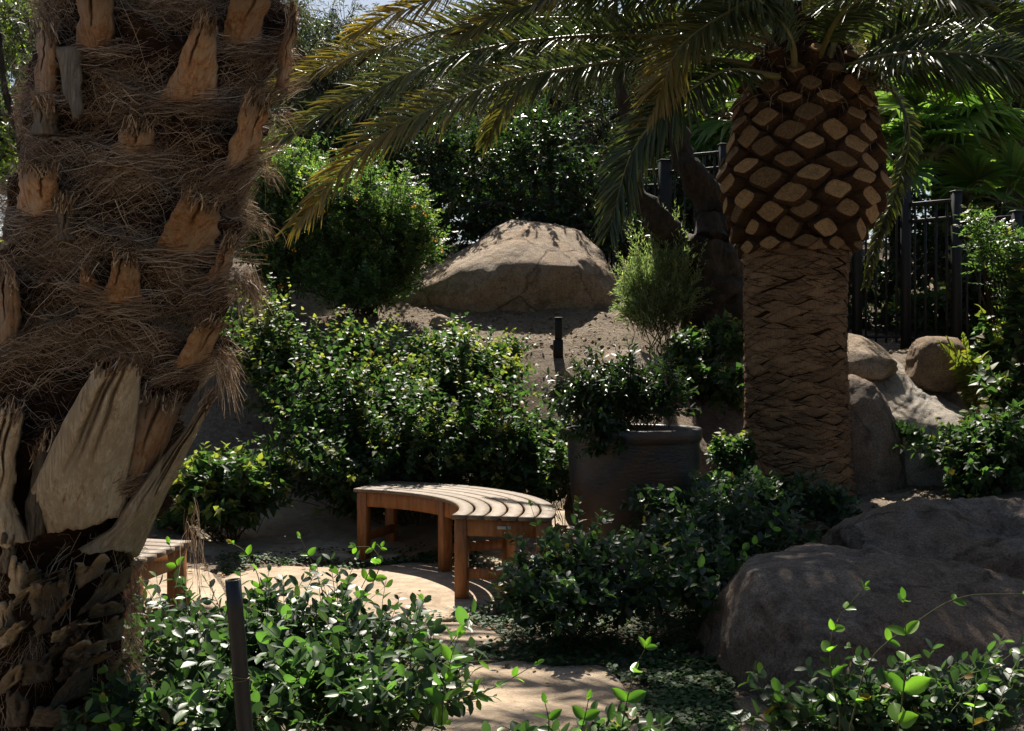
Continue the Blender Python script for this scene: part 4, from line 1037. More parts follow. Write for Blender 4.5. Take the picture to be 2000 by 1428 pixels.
FR = [
    ([(1545, 100, 7.65), (1430, 62, 7.82), (1250, 47, 7.98), (1100, 36, 8.07), (969, 41, 8.12), (856, 60, 8.15), (762, 88, 8.18), (706, 100, 8.21), (612, 139, 8.21), (537, 180, 8.21)], .42, .30, .75),
    ([(1540, 115, 7.64), (1420, 80, 7.66), (1250, 70, 7.70), (1137, 71, 7.72), (1006, 84, 7.74), (875, 112, 7.75), (800, 142, 7.76), (725, 180, 7.76), (612, 232, 7.76), (537, 285, 7.76)], .40, .35, .30),
    ([(1535, 140, 7.51), (1400, 116, 7.45), (1250, 116, 7.38), (1156, 127, 7.32), (1025, 150, 7.30), (912, 184, 7.27), (819, 225, 7.26), (744, 266, 7.25), (669, 330, 7.25), (624, 386, 7.25), (579, 437, 7.25)], .36, .42, .85),
    ([(1560, 110, 7.9), (1400, 90, 8.3), (1200, 100, 8.5), (1100, 124, 8.5), (1025, 165, 8.5), (980, 217, 8.5), (950, 272, 8.5)], .30, .5, .3),
    ([(1560, 90, 7.36), (1525, 20, 7.18), (1480, 0, 7.00), (1424, 24, 6.88), (1360, 64, 6.79), (1324, 100, 6.76), (1300, 152, 6.73), (1280, 200, 6.73), (1258, 245, 6.73)], .36, .35, .9),
    ([(1520, 150, 7.2), (1424, 138, 6.9), (1360, 168, 6.75), (1312, 204, 6.7), (1268, 248, 6.7), (1232, 304, 6.7), (1208, 380, 6.7), (1193, 445, 6.7)], .32, .4, .0),
    ([(1620, 130, 7.4), (1660, 128, 7.2), (1720, 112, 7.0), (1800, 102, 6.8), (1900, 106, 6.7), (2000, 124, 6.6), (2110, 165, 6.6), (2180, 230, 6.6)], .38, .4, .1),
    ([(1640, 160, 7.4), (1692, 160, 7.3), (1732, 144, 7.2), (1800, 136, 7.1), (1880, 138, 7.0), (2000, 152, 7.0), (2120, 195, 7.0), (2200, 270, 7.0)], .36, .45, .1),
    ([(1552, 150, 7.25), (1548, 88, 7.1), (1520, 40, 7.0), (1450, -20, 6.8), (1330, -70, 6.6), (1180, -60, 6.5), (1060, 0, 6.4)], .40, .35, .4),
    ([(1616, 130, 7.3), (1640, 60, 7.2), (1690, 0, 7.1), (1770, -60, 7.0), (1900, -90, 6.8), (2050, -60, 6.7), (2180, 10, 6.6)], .42, .4, .2),
    ([(1545, 90, 7.60), (1400, -60, 7.80), (1150, -100, 7.95), (950, -60, 8.00), (830, 5, 8.05), (760, 30, 8.05), (695, 64, 8.05)], .40, .35, .95),
    ([(1630, 140, 7.9), (1735, 170, 8.3), (1775, 260, 8.5), (1750, 370, 8.5), (1715, 460, 8.4), (1690, 556, 8.3)], .13, .45, .15),
    ([(1650, 140, 7.5), (1780, 60, 7.2), (1900, 40, 7.0), (2000, 60, 6.9), (2100, 130, 6.8)], .40, .4, .15),
    ([(1600, 110, 7.2), (1640, 30, 6.6), (1700, -10, 6.2), (1800, -20, 5.8), (1900, 10, 5.6)], .38, .5, .2),
    ([(1540, 110, 7.56), (1440, 20, 7.50), (1300, -20, 7.44), (1150, -10, 7.40), (1000, 20, 7.38), (900, 70, 7.37)], .38, .35, .35),
]
for k, (pts, ll, dr, ye) in enumerate(FR):
    frond(dp, [P(*q) for q in pts], ll, 175, dr * .7, ye * .88, r0=.024, wid=.0088, start=.10, vee=.30 if k not in (4, 5) else .15, upv=(0, -.85, .55) if k not in (4, 5) else (-.3, -.8, .5))
for k in range(21):
    az = k * 2.399 + .4; el = R(random.uniform(28, 82)); L_ = random.uniform(2.6, 3.4)
    if -2.0 < (az % 6.283 - 6.283 * ((az % 6.283) > 3.1416)) < -1.1 and el < R(60): el = R(66)
    h = np.array([math.cos(az), math.sin(az), 0]); pts = []
    for s in (0, .18, .4, .62, .82, 1.0):
        hor = L_ * (math.cos(el) * s + .28 * s * s); up = L_ * (math.sin(el) * s - .62 * math.sin(el) * s ** 2.2 - .10 * s ** 2)
        pts.append(CR + h * (.08 + hor * .9) + np.array([0, 0, up]))
    frond(dp, pts, .42, 64, .35, .1, r0=.026, wid=.012, start=.12)

for k, (az, el, L_) in enumerate([(178, 62, 3.3), (192, 48, 3.2), (168, 50, 3.4), (200, 66, 3.2), (185, 74, 3.2)]):  # extra fronds above the view, added to dapple the light on the path
    az, el = R(az), R(el); h = np.array([math.cos(az), math.sin(az), 0]); pts = []
    for s in (0, .18, .4, .62, .82, 1.0):
        hor = L_ * (math.cos(el) * s + .28 * s * s); up = L_ * (math.sin(el) * s - .62 * math.sin(el) * s ** 2.2 - .06 * s ** 2)
        pts.append(CR + h * (.08 + hor * .9) + np.array([0, 0, up]))
    frond(dp, pts, .42, 76, .35, .1, r0=.026, wid=.014, start=.12)

# ------------------------------------------------------------------ planter pot and its shrub
PDp = 6.9; pc_ = P(1237, 950, PDp); pz = float(ground(pc_[0], PDp)) - .02
pot = thing('planter_pot', 'large dark blue grey glazed pot behind the curved bench', 'pot', (pc_[0], PDp, pz))
PR = .417; PH = .865 - pz
prof = [(.30, 0), (.315, .012), (.33, .03), (.36, PH * .25), (.388, PH * .5), (.405, PH * .75), (.408, PH * .89), (.410, PH * .90), (.421, PH * .915), (.424, PH * .95), (.423, PH * .985), (.417, PH), (.398, PH), (.390, PH * .985), (.385, PH * .9), (.38, PH * .86)]
def lathe(prof, n=72):
    a = np.arange(n) * 2 * math.pi / n; pr_ = np.array(prof)
    V = np.stack([pr_[:, 0:1] * np.cos(a), pr_[:, 0:1] * np.sin(a), np.repeat(pr_[:, 1:2], n, 1)], -1)
    idx = np.arange(len(prof) * n).reshape(len(prof), n); nx = np.roll(idx, -1, 1)
    return V.reshape(-1, 3), np.stack([idx[:-1], nx[:-1], nx[1:], idx[1:]], -1).reshape(-1, 4)
V, Q = lathe(prof[:8]); link('pot_wall', mesh('pot_wall', V, Q, M['pot'], True), pot)
V, Q = lathe(prof[7:]); link('rim', mesh('rim', V, Q, M['pot'], True), pot)
V, Q = lathe([(.384, PH * .9), (.3, PH * .905), (.15, PH * .915), (.002, PH * .92)]); link('potting_soil', mesh('potting_soil', V, Q, M['soil'], True), pot)
psb = (pc_[0], PDp, pz + PH * .92)
def PL(px, py, d, r): return (P(px, py, d), r)
shrub('potted_shrub', 'dark green leafy shrub spilling over the glazed pot', 'shrub', psb,
      [PL(1170, 785, 6.8, (.26, .26, .15)), PL(1270, 785, 6.95, (.25, .25, .14)), PL(1210, 760, 7.0, (.22, .22, .16)), PL(1110, 800, 6.6, (.22, .2, .14)), PL(1320, 800, 6.9, (.18, .2, .12)), PL(1150, 850, 6.45, (.2, .1, .12)), PL(1160, 890, 6.42, (.16, .06, .1))],
      300, 15, T_OVN, M['dark'], .062, t0=.3, stem_r=.0035, young_p=.15, root_r=.1, tall=.24)

# ------------------------------------------------------------------ posts and fence
fp = thing('pipe_stake', 'leaning black pipe stake standing in the jasmine', 'post', P(476, 1500, 2.5) * [1, 1, 0])
top, bot = P(455, 1132, 2.5), P(489, 1560, 2.5)
bot = top + (bot - top) * (top[2] / (top[2] - bot[2]))
V, Q = tubes(np.array([[top * (1 - t) + bot * t for t in np.linspace(0, 1, 12)]]), .0175, .0195, 24)
Vi, Qi = tubes(np.array([[top * (1 - t) + bot * t for t in np.linspace(0, .25, 4)]]), 0.0145, .0145, 24); Qi = Qi[:, ::-1]
nV = len(V); V = np.concatenate([V, Vi]); rim = np.array([[i, (i + 1) % 24, nV + (i + 1) % 24, nV + i] for i in range(24)])[:, ::-1]
part('pipe', V, np.concatenate([Q, Qi + nV, rim]), M['black_plastic'], fp, True)
cw = [top + (bot - top) * (.28 + .012 * math.sin(a * .5) + a * .0009) + np.array([math.cos(a), math.sin(a), 0]) * .0203 for a in np.linspace(0, 13, 60)]
V, Q = tubes(np.array([cw]), .0012, .0012, 4); part('wire_tie', V, Q, M['rachis'], fp)

lb = gpt((1090 - 1000) / F * 9.6, 9.6)
pl = thing('path_light', 'short black path light post on the sunny soil below the large boulder', 'light', lb)
part('stake', *box(lb + [0, 0, .065], (.085, .085, .16), .006), M['black_metal'], pl)
part('head', *box(lb + [.002, 0, .235], (.062, .062, .18), .005), M['black_metal'], pl)
part('cap', *box(lb + [.002, 0, .331], (.07, .07, .012), .003), M['black_metal'], pl)

def fence(name, label, posts, tops, spacing=.105, hgt=None):
    """posts [(x, y, ztop, zbot)] ; one rail pair and pickets between neighbouring posts"""
    th = thing(name, label, 'fence', (posts[0][0], posts[0][1], posts[0][3]))
    for (x, y, zt_, zb_, w) in posts:
        V, Q = box((x, y, (zt_ + zb_) / 2), (w, w, zt_ - zb_), .004, .25); o = part('post', V, Q, M['black_metal'], th)
        V, Q = box((x, y, zt_ + .008), (w + .014, w + .014, .016), .004, .25); part('post_cap', V, Q, M['black_metal'], th)
    for (a, b, t) in zip(posts[:-1], posts[1:], tops):
        pa, pb = np.array(a[:2]), np.array(b[:2]); L_ = np.linalg.norm(pb - pa); dr = (pb - pa) / L_; rz = math.atan2(dr[1], dr[0])
        w = a[4]; s0, s1 = w / 2 + .001, L_ - b[4] / 2 - .001
        zb_ = (a[3] + b[3]) / 2 + .10
        for zr_, hh in ((t, .035), (t - .16, .03), (zb_ + .06, .03)):
            m_ = pa + dr * (s0 + s1) / 2
            part('rail', *box((m_[0], m_[1], zr_), (s1 - s0, .03, hh), .003, rz), M['black_metal'], th)
        n_ = max(1, int(round((s1 - s0) / spacing)))
        for k in range(n_):
            q = pa + dr * (s0 + (k + .5) * (s1 - s0) / n_)
            part('picket', *box((q[0], q[1], (t - .019 + zb_) / 2), (.019, .019, t - .019 - zb_), .002, rz), M['black_metal'], th)
    return th
def fpost(px, pyt, pyb, d, w=.075):
    p = P(px, pyt, d); q = P(px, pyb, d); return (p[0], d, p[2], q[2], w)
posts = [fpost(1580, 330, 690, 11.3), fpost(1674, 332, 690, 11.0), fpost(1769, 338, 690, 10.7), fpost(1868, 376, 700, 10.4), fpost(1985, 415, 740, 10.1), fpost(2110, 450, 790, 9.8), fpost(2250, 490, 840, 9.5)]
def zrail(py, d): return CZ - (py - 714) / F * d
fence('metal_fence', 'black picket fence stepping down beside the pale slab of rock', posts, [zrail(352, 11.15), zrail(352, 10.85), zrail(396, 10.55), zrail(428, 10.25), zrail(462, 9.95), zrail(500, 9.65)])
posts2 = [fpost(1180, 318, 560, 12.3), fpost(1298, 316, 560, 12.0, .12), fpost(1412, 284, 560, 11.7), fpost(1500, 280, 560, 11.4)]
fence('metal_fence', 'black picket fence high on the bank behind the gnarled olive', posts2, [zrail(335, 12.1), zrail(303, 11.85), zrail(298, 11.5)])

# ------------------------------------------------------------------ shrubs on the bank
def gbase(px, d):
    x = (px - 1000) / F * d; return (x, d, float(ground(x, d)))
shrub('flowering_shrub', 'sunlit green shrub with orange flowers left of the large boulder', 'shrub', gbase(720, 10.4),
      [PL(640, 420, 10.4, (.45, .45, .42)), PL(740, 420, 10.5, (.5, .5, .45)), PL(820, 470, 10.3, (.32, .35, .38)), PL(690, 510, 10.3, (.6, .4, .4)), PL(760, 545, 10.2, (.4, .35, .25)), PL(600, 560, 10.1, (.45, .3, .22)), PL(700, 585, 10.0, (.45, .3, .18)), PL(830, 470, 10.3, (.2, .25, .22)), PL(700, 370, 10.6, (.3, .3, .25))],
      640, 13, T_PIN, M['tecoma'], .10, t0=.3, stem_r=.005, young_p=.5, opp=True, tall=.3, droop=.1,
      flowers=[P(695, 390, 10.1), P(808, 405, 10.1), P(850, 470, 10.0), P(862, 488, 9.95), P(632, 415, 10.0), P(830, 420, 10.0), P(540, 465, 9.8)])
shrub('flowering_shrub', 'taller flowering shrub partly behind the shaggy palm trunk', 'shrub', gbase(545, 10.6),
      [PL(540, 400, 10.6, (.42, .4, .5)), PL(520, 480, 10.4, (.45, .4, .45)), PL(590, 360, 10.8, (.4, .4, .4)), PL(500, 350, 10.8, (.4, .4, .4)), PL(570, 520, 10.3, (.4, .4, .35))],
      460, 13, T_PIN, M['tecoma'], .10, t0=.3, stem_r=.005, young_p=.6, opp=True, tall=.35, droop=.1,
      flowers=[P(562, 462, 10.0), P(520, 505, 9.95), P(575, 490, 9.9), P(548, 560, 9.85)])
bou = dict(tm=T_HEART, mat=M['bougain'], stem_r=.003, young_p=.5, opp=False, tall=.36, droop=.2, young_t=.6, spread=1.15, upn=.9)
def bsh(label, base, lobes, n, per, size=.052, **k):
    a = dict(bou); a.update(k); n = int(n * .82); size *= 1.1; a['inner'] = .4
    lobes = list(lobes) + [(np.array(c) + rng.normal(0, .75, 3) * np.array(r) + [0, 0, .25 * r[2]], np.array(r) * rng.uniform(.4, .7)) for c, r in lobes for _ in range(2)]
    return shrub('bank_shrub', label, 'shrub', base, lobes, n, per, size=size, group='leafy shrubs covering the bank', **a)
bsh('sprawling heart leaved shrub with yellow tips right beside the shaggy palm', gbase(580, 8.7),
    [PL(520, 700, 8.7, (.36, .35, .24)), PL(620, 712, 8.7, (.4, .35, .2)), PL(690, 745, 8.6, (.3, .3, .17)), PL(560, 780, 8.3, (.4, .3, .2)), PL(490, 640, 9.0, (.3, .3, .2)), PL(660, 790, 8.2, (.35, .25, .2)), PL(720, 680, 8.9, (.25, .25, .16))], 560, 15)
bk0 = bsh('mounded heart leaved shrub in front of the large boulder', gbase(880, 8.9),
    [PL(850, 700, 8.9, (.35, .3, .2)), PL(940, 690, 9.0, (.35, .3, .18)), PL(1000, 695, 9.1, (.22, .25, .15)), PL(800, 750, 8.6, (.35, .3, .2)), PL(900, 760, 8.5, (.4, .3, .24)), PL(780, 790, 8.2, (.35, .25, .2)), PL(990, 740, 8.6, (.25, .25, .18)), PL(1010, 800, 8.2, (.2, .2, .16))], 600, 15, tall=.2)
bsh('dark shaded lower part of the bank shrubs just behind the bench', gbase(820, 7.9),
    [PL(740, 830, 8.0, (.45, .3, .22)), PL(880, 850, 7.9, (.45, .3, .22)), PL(650, 860, 7.9, (.35, .3, .2)), PL(800, 900, 7.6, (.5, .25, .14)), PL(980, 830, 7.9, (.3, .25, .2)), PL(950, 890, 7.6, (.35, .2, .13)), PL(620, 920, 7.5, (.3, .2, .13)), PL(700, 940, 7.4, (.35, .15, .1)), PL(560, 850, 7.9, (.25, .25, .14)), PL(1040, 870, 7.6, (.2, .2, .13)), PL(700, 990, 7.8, (.35, .2, .13)), PL(860, 985, 7.8, (.35, .2, .13)), PL(980, 950, 7.7, (.25, .2, .12)), PL(580, 970, 7.8, (.25, .2, .13))], 820, 15, young_p=.2)
bsh('bright low shrub at the path edge left of the bench', gbase(450, 7.5),
    [PL(430, 930, 7.5, (.3, .28, .18)), PL(390, 960, 7.4, (.25, .25, .2)), PL(480, 970, 7.4, (.28, .25, .2)), PL(420, 1010, 7.2, (.32, .22, .12))], 300, 15, .07, tall=.12)
bsh('small trailing shrub under the silver bush beside the palm trunk', gbase(1370, 8.9),
    [PL(1340, 690, 8.9, (.28, .25, .18)), PL(1420, 680, 9.0, (.25, .25, .2)), PL(1390, 750, 8.7, (.3, .25, .2)), PL(1330, 740, 8.7, (.2, .2, .18)), PL(1430, 790, 8.5, (.2, .2, .2))], 260, 14, .06, young_p=.25, tall=.1)
bsh('leafy bush below the pale slab at the edge of the shaded path', gbase(1930, 7.6),
    [PL(1880, 880, 7.6, (.28, .28, .2)), PL(1960, 860, 7.6, (.3, .28, .24)), PL(1940, 930, 7.3, (.32, .25, .2)), PL(1850, 950, 7.3, (.18, .2, .14)), PL(2050, 900, 7.5, (.3, .3, .25))], 320, 15, .058, young_p=.2, tall=.1)
bsh('glossy sunlit bush at the frame edge in front of the picket fence', gbase(1975, 8.25),
    [PL(1960, 700, 8.3, (.18, .25, .25)), PL(2010, 620, 8.3, (.25, .25, .3)), PL(1990, 780, 8.1, (.24, .25, .2)), PL(2060, 720, 8.2, (.3, .3, .4)), PL(1990, 500, 8.4, (.16, .2, .2))], 190, 13, .085, young_p=.55, tall=.2)
bsh('sunlit leafy bush growing behind the picket fence', gbase(1930, 11.2),
    [PL(1910, 560, 11.2, (.38, .3, .38)), PL(1980, 600, 11.0, (.38, .3, .38)), PL(1840, 630, 11.3, (.3, .3, .22)), PL(2060, 560, 11.2, (.4, .3, .4)), PL(1960, 480, 11.4, (.3, .3, .25))], 260, 14, .085, young_p=.35)
bsh('dark trailing plant at the foot of the date palm', gbase(1440, 7.15),
    [PL(1420, 900, 7.1, (.15, .15, .22)), PL(1440, 970, 6.9, (.2, .15, .15)), PL(1400, 980, 6.8, (.2, .15, .12))], 150, 13, .05, young_p=.1, tall=.05)
bsh('low dark shrub on the bank between the bench and the glazed pot', gbase(1060, 7.75), [PL(1040, 900, 7.7, (.22, .2, .14)), PL(1080, 850, 7.9, (.2, .2, .14)), PL(1010, 930, 7.6, (.2, .18, .1)), PL(1080, 940, 7.5, (.16, .16, .12))], 190, 13, .055, young_p=.15, tall=.12)
shrub('silver_shrub', 'feathery silver green shrub at the foot of the gnarled olive', 'shrub', gbase(1290, 9.7),
      [PL(1260, 580, 9.7, (.26, .2, .28)), PL(1310, 550, 9.8, (.24, .2, .30)), PL(1230, 615, 9.6, (.2, .2, .16)), PL(1350, 600, 9.7, (.2, .2, .2))],
      620, 30, T_NARROW, M['silver'], .05, t0=.25, stem_r=.0025, stemmat='stem', young_p=.3, opp=True, tall=.5, arch=.3, spread=.7, droop=0)
shrub('leafy_sapling', 'thin sapling with bright compound leaves in front of the fence', 'plant', gbase(1980, 8.55),
      [PL(1895, 415, 8.5, (.12, .1, .05)), PL(1985, 460, 8.5, (.13, .1, .1)), PL(1930, 440, 8.5, (.12, .1, .06)), PL(2010, 540, 8.5, (.12, .1, .1))],
      46, 7, T_PIN, M['tecoma'], .12, t0=.5, stem_r=.005, young_p=.8, root_r=.02, rootmix=.4)

for (px, d_, rz, sc, lab) in ((330, 9.4, 2.0, .9, 'bank shrub hidden directly behind the shaggy palm trunk'), (150, 10.3, 4.1, 1.0, 'bank shrub at the far left behind the shaggy palm'), (-60, 8.6, .8, .9, 'bank shrub past the left edge beyond the second bench'), (200, 8.1, 5.5, .6, 'low bank shrub between the shaggy palm and the second bench')):
    copy_tree(bk0, gbase(px, d_), rz, sc, lab)
# fern
fe = thing('fern', 'yellow green fern lit by the sun beside the brown boulder', 'fern', gbase(1900, 8.6))
for k in range(9):
    b_ = np.array(fe.location); tipx, tipy = [(1925, 628), (1880, 655), (1850, 662), (1955, 650), (1980, 680), (1900, 700), (1870, 690), (1940, 640), (1835, 670)][k]
    tp = P(tipx, tipy, 8.5 - .12 * (k % 3)); md = (b_ + tp) / 2 + [0, 0, .12]
    frond(fe, [b_, md, tp], .10, 26, .2, 0, r0=.005, wid=.012, start=.15, mat='fern', name='fern_frond', vee=.1, upv=(0, -.8, .6))

# ------------------------------------------------------------------ jasmine
jas = dict(tm=T_OV, mat=M['jasmine'], stem_r=.0024, stemmat='stem', opp=True, spread=1.05, droop=.05, upn=1.0, young_t=.8, single_mat=M['jasmine_obj'])
def jsh(label, base, lobes, n, per, size=.05, **k):
    a = dict(jas); a.update(k); n = int(n * .74); a['tall'] = a.get('tall', 0) * 1.25
    return shrub('jasmine_plant', label, 'plant', base, lobes, n, per, size=size, group='jasmine plants', **a)
jsh('glossy jasmine mass around the black pipe stake', gbase(480, 3.6),
    [PL(430, 1262, 3.6, (.28, .3, .11)), PL(540, 1262, 3.6, (.26, .3, .11)), PL(380, 1345, 3.3, (.26, .25, .12)), PL(520, 1345, 3.2, (.26, .25, .13)), PL(320, 1270, 3.9, (.2, .3, .12))], 330, 14, young_p=.35, tall=.16, single=130)
jsh('sunny jasmine mass in front of the bench at the path edge', gbase(700, 3.5),
    [PL(650, 1268, 3.6, (.26, .3, .12)), PL(740, 1285, 3.6, (.22, .25, .11)), PL(690, 1360, 3.2, (.28, .25, .12)), PL(820, 1385, 3.05, (.24, .2, .08)), PL(620, 1400, 2.9, (.25, .2, .12))], 330, 14, young_p=.4, tall=.18, single=150)
jsh('jasmine at the foot of the shaggy palm below the bark scales', gbase(300, 3.0),
    [PL(330, 1400, 2.9, (.22, .15, .12)), PL(240, 1420, 2.75, (.16, .12, .12)), PL(430, 1420, 2.75, (.2, .15, .1))], 130, 12, young_p=.4, tall=.08, single=60)
jsh('shaded jasmine growing over the right end of the bench', gbase(1110, 5.0),
    [PL(1060, 1140, 5.1, (.22, .2, .13)), PL(1150, 1110, 5.2, (.26, .22, .17)), PL(1210, 1160, 4.9, (.25, .22, .14)), PL(1010, 1190, 4.8, (.15, .15, .08)), PL(1110, 1200, 4.7, (.25, .2, .1))], 320, 14, .052, young_p=.15, tall=.14, single=60)
jsh('dark jasmine mound between the glazed pot and the corner boulder', gbase(1380, 5.4),
    [PL(1330, 1080, 5.6, (.3, .28, .2)), PL(1430, 1040, 5.8, (.3, .28, .2)), PL(1390, 1150, 5.1, (.28, .22, .16)), PL(1300, 1170, 4.9, (.28, .22, .12)), PL(1520, 1060, 5.9, (.28, .22, .16))], 380, 14, .055, young_p=.15, tall=.16, single=70)
jsh('jasmine climbing at the base of the date palm trunk', gbase(1520, 6.6),
    [PL(1480, 985, 6.6, (.3, .25, .16)), PL(1580, 985, 6.5, (.3, .22, .14)), PL(1380, 1000, 6.5, (.25, .22, .16)), PL(1270, 1020, 6.2, (.2, .18, .15)), PL(1660, 1010, 6.4, (.16, .16, .1))], 280, 13, .058, young_p=.1, tall=.1)
jsh('jasmine sprouting along the bottom edge before the corner boulder', gbase(1720, 2.95),
    [PL(1620, 1400, 2.95, (.18, .15, .07)), PL(1760, 1390, 2.95, (.2, .15, .08)), PL(1900, 1390, 2.95, (.18, .15, .09)), PL(1520, 1420, 2.9, (.16, .12, .06)), PL(1990, 1350, 3.0, (.12, .12, .1))], 210, 12, .045, young_p=.4, tall=.1, single=100)
jsh('low jasmine at the bottom edge beside the sandstone flag', gbase(1150, 2.75),
    [PL(1090, 1470, 2.75, (.16, .1, .06)), PL(1220, 1450, 2.8, (.12, .1, .08)), PL(980, 1480, 2.75, (.14, .1, .05)), PL(1350, 1470, 2.8, (.12, .1, .06))], 60, 11, .05, young_p=.5, tall=.05, single=50)

def sprig(label, pts, d, pairs, size, tipyoung=True):
    pts = [P(px, py, d + (q[0] if q else 0)) for px, py, *q in pts]
    b = np.array([pts[0][0], pts[0][1], max(0.0, float(ground(pts[0][0], pts[0][1])))])
    th = thing('jasmine_shoot', label, 'plant', b, 'tall jasmine shoots')
    c = spline(pts, 40); V, Q = tubes(np.concatenate([[b], c])[None], .0022, .001, 5)
    part('stem', V, Q, M['stem'], th, True)
    T = nrm(np.gradient(c, axis=0)); P_, D_, U_, S_ = [], [], [], []
    for k in range(pairs):
        t = .12 + .86 * k / max(pairs - 1, 1); i = min(39, int(t * 39)); tn = T[i]
        rf = np.array([0, 1., 0]) if k % 2 else np.array([1., .2, 0]); sd_ = nrm(np.cross(tn, rf) + rng.normal(0, .12, 3))
        for s in (-1, 1):
            P_.append(c[i]); D_.append(sd_ * s * .8 + tn * .6 + rng.normal(0, .12, 3)); U_.append(np.array([0, -.55, .7]) + rng.normal(0, .4, 3)); S_.append(size * (1.0 - .5 * t ** 3) * random.uniform(.8, 1.15))
    P_.append(c[-1]); D_.append(T[-1]); U_.append(np.array([0, -.6, .6])); S_.append(size * .45)
    singles(th, np.array(P_), np.array(D_), np.array(U_), np.array(S_), M['jasmine_young'])
    return th
M['jasmine_young'] = leaf_mat('jasmine_young_leaf', (.05, .12, .02), (.11, .22, .03), None, .5, .3, .5, 2.4, True)
sprig('tall bright shoot right of the bottom flagstone with broad paired leaves', [(1212, 1440), (1222, 1380), (1240, 1310), (1262, 1262)], 2.75, 4, .058)
sprig('short leafy shoot at the bottom edge left of the tall bright shoot', [(1128, 1450), (1140, 1410), (1150, 1365)], 2.75, 3, .052)
sprig('small shoot at the bottom edge over the flagstone', [(1068, 1450), (1072, 1410), (1064, 1370)], 2.75, 3, .05)
sprig('tallest upright shoot with big round leaves in front of the corner boulder', [(1752, 1440), (1764, 1350), (1770, 1260), (1764, 1170)], 2.6, 5, .062)
sprig('thin runner arching to the frame edge over the corner boulder', [(1660, 1420), (1700, 1290), (1790, 1215), (1880, 1166), (2010, 1160)], 2.75, 4, .036)
sprig('slender curving shoot with small leaves left of the tallest shoot', [(1640, 1400), (1622, 1300), (1632, 1220), (1690, 1145)], 2.75, 6, .04)
sprig('long shoot of yellow green leaves leaning out over the flagstone', [(770, 1390), (870, 1368), (960, 1345), (1050, 1295)], 3.0, 7, .045)
sprig('upright shoot with two broad leaves at the edge of the bottom flagstone', [(862, 1440), (866, 1360), (880, 1290), (896, 1240)], 2.9, 5, .062)
sprig('shoot reaching up to the foot of the left bench leg', [(660, 1240), (700, 1160), (735, 1090), (745, 1068)], 3.9, 6, .048)
sprig('curling shoot tip in front of the left bench leg', [(705, 1180), (740, 1110), (728, 1072), (690, 1068)], 3.85, 5, .042)
sprig('thin shoot left of the bench rising from the jasmine', [(640, 1200), (625, 1140), (600, 1080), (585, 1048)], 3.9, 5, .045)
sprig('spindly shoot beside the top of the black pipe stake', [(510, 1200), (505, 1130), (480, 1080), (452, 1060)], 3.6, 5, .045)
sprig('shoot in front of the right end of the bench seat', [(1070, 1150), (1062, 1080), (1050, 1030), (1036, 985)], 5.1, 5, .05)
sprig('shoot between the shaggy palm and the second bench', [(380, 1240), (370, 1180), (350, 1120), (330, 1060)], 3.7, 5, .05)
sprig('bright shoot against the bark scales of the shaggy palm', [(240, 1440), (215, 1400), (205, 1370)], 2.6, 3, .05)
sprig('pale shoot above the dark jasmine beside the glazed pot', [(1440, 1080), (1480, 1060), (1510, 1030), (1515, 1005)], 5.3, 5, .05)
sprig('leafy sprout at the frame edge before the corner boulder', [(1900, 1430), (1905, 1370), (1930, 1320), (1945, 1295)], 2.7, 5, .04)

# creeping ground cover and leaf litter
def cover(n, poly, size, tm, mat, name, label, z0=.004, clump=.35):
    poly = np.array([[(px - 1000) / F * (CZ * F / (py - 714)), CZ * F / (py - 714)] for px, py in poly]); lo, hi = poly.min(0), poly.max(0)
    q = rng.uniform(lo, hi, (n * 3, 2)); x, y = q[:, 0], q[:, 1]; ins = np.zeros(len(q), bool); j = len(poly) - 1
    for i in range(len(poly)):
        xi, yi = poly[i]; xj, yj = poly[j]; ins ^= ((yi > y) != (yj > y)) & (x < (xj - xi) * (y - yi) / (yj - yi + 1e-12) + xi); j = i
    nz = fbm(np.stack([x * 4, y * 4, x * 0], -1), 3)
    q = q[ins & (nz > -clump) & ~on_stone(x, y, .93)][:n]
    return q
cps, cds, cus, css = [], [], [], []
for n, poly, hmax in ((9000, [(900, 1200), (1100, 1140), (1400, 1140), (1420, 1330), (1330, 1400), (1180, 1340), (960, 1300), (760, 1300), (740, 1222)], .03),
                (2600, [(430, 1088), (900, 1086), (930, 1120), (760, 1122), (430, 1125)], .03), (1500, [(860, 1040), (930, 1046), (990, 1140), (890, 1120)], .02),
                (5000, [(1250, 1300), (1420, 1240), (1440, 1460), (1250, 1500)], .03), (2500, [(420, 1200), (800, 1215), (760, 1330), (420, 1330)], .03)):
    q = cover(n, poly, .012, None, None, None, None); m = len(q)
    z = np.where(on_stone(q[:, 0], q[:, 1]), ground(q[:, 0], q[:, 1], False) + .03, ground(q[:, 0], q[:, 1]) + .006) + rng.random(m) * hmax
    a = rng.uniform(0, 6.28, m)
    cps.append(np.column_stack([q, z])); cds.append(np.column_stack([np.cos(a), np.sin(a), rng.normal(.1, .25, m)])); cus.append(np.array([0, 0, 1.]) + rng.normal(0, .3, (m, 3))); css.append(rng.uniform(.013, .026, m))
V, Fc, _ = place(T_ROUND, np.concatenate(cps), np.concatenate(cds), np.concatenate(cus), np.concatenate(css))
tag(link('ground_cover', mesh('ground_cover', V, Fc, M['cover'], False)), 'tiny leaved creeping ground cover between the flagstones', kind='stuff')
n = 26000
x = rng.uniform(-4.5, 4.5, n); y = rng.uniform(3.5, 12.5, n); kp = rng.random(n) < np.where(on_stone(x, y), .05, .8 * (fbm(np.stack([x * 1.5, y * 1.5, x * 0], -1), 3) > -.15)); x, y = x[kp], y[kp]
z = np.where(on_stone(x, y), ground(x, y, False) + .034, ground(x, y) + .008); a = rng.uniform(0, 6.28, len(x))
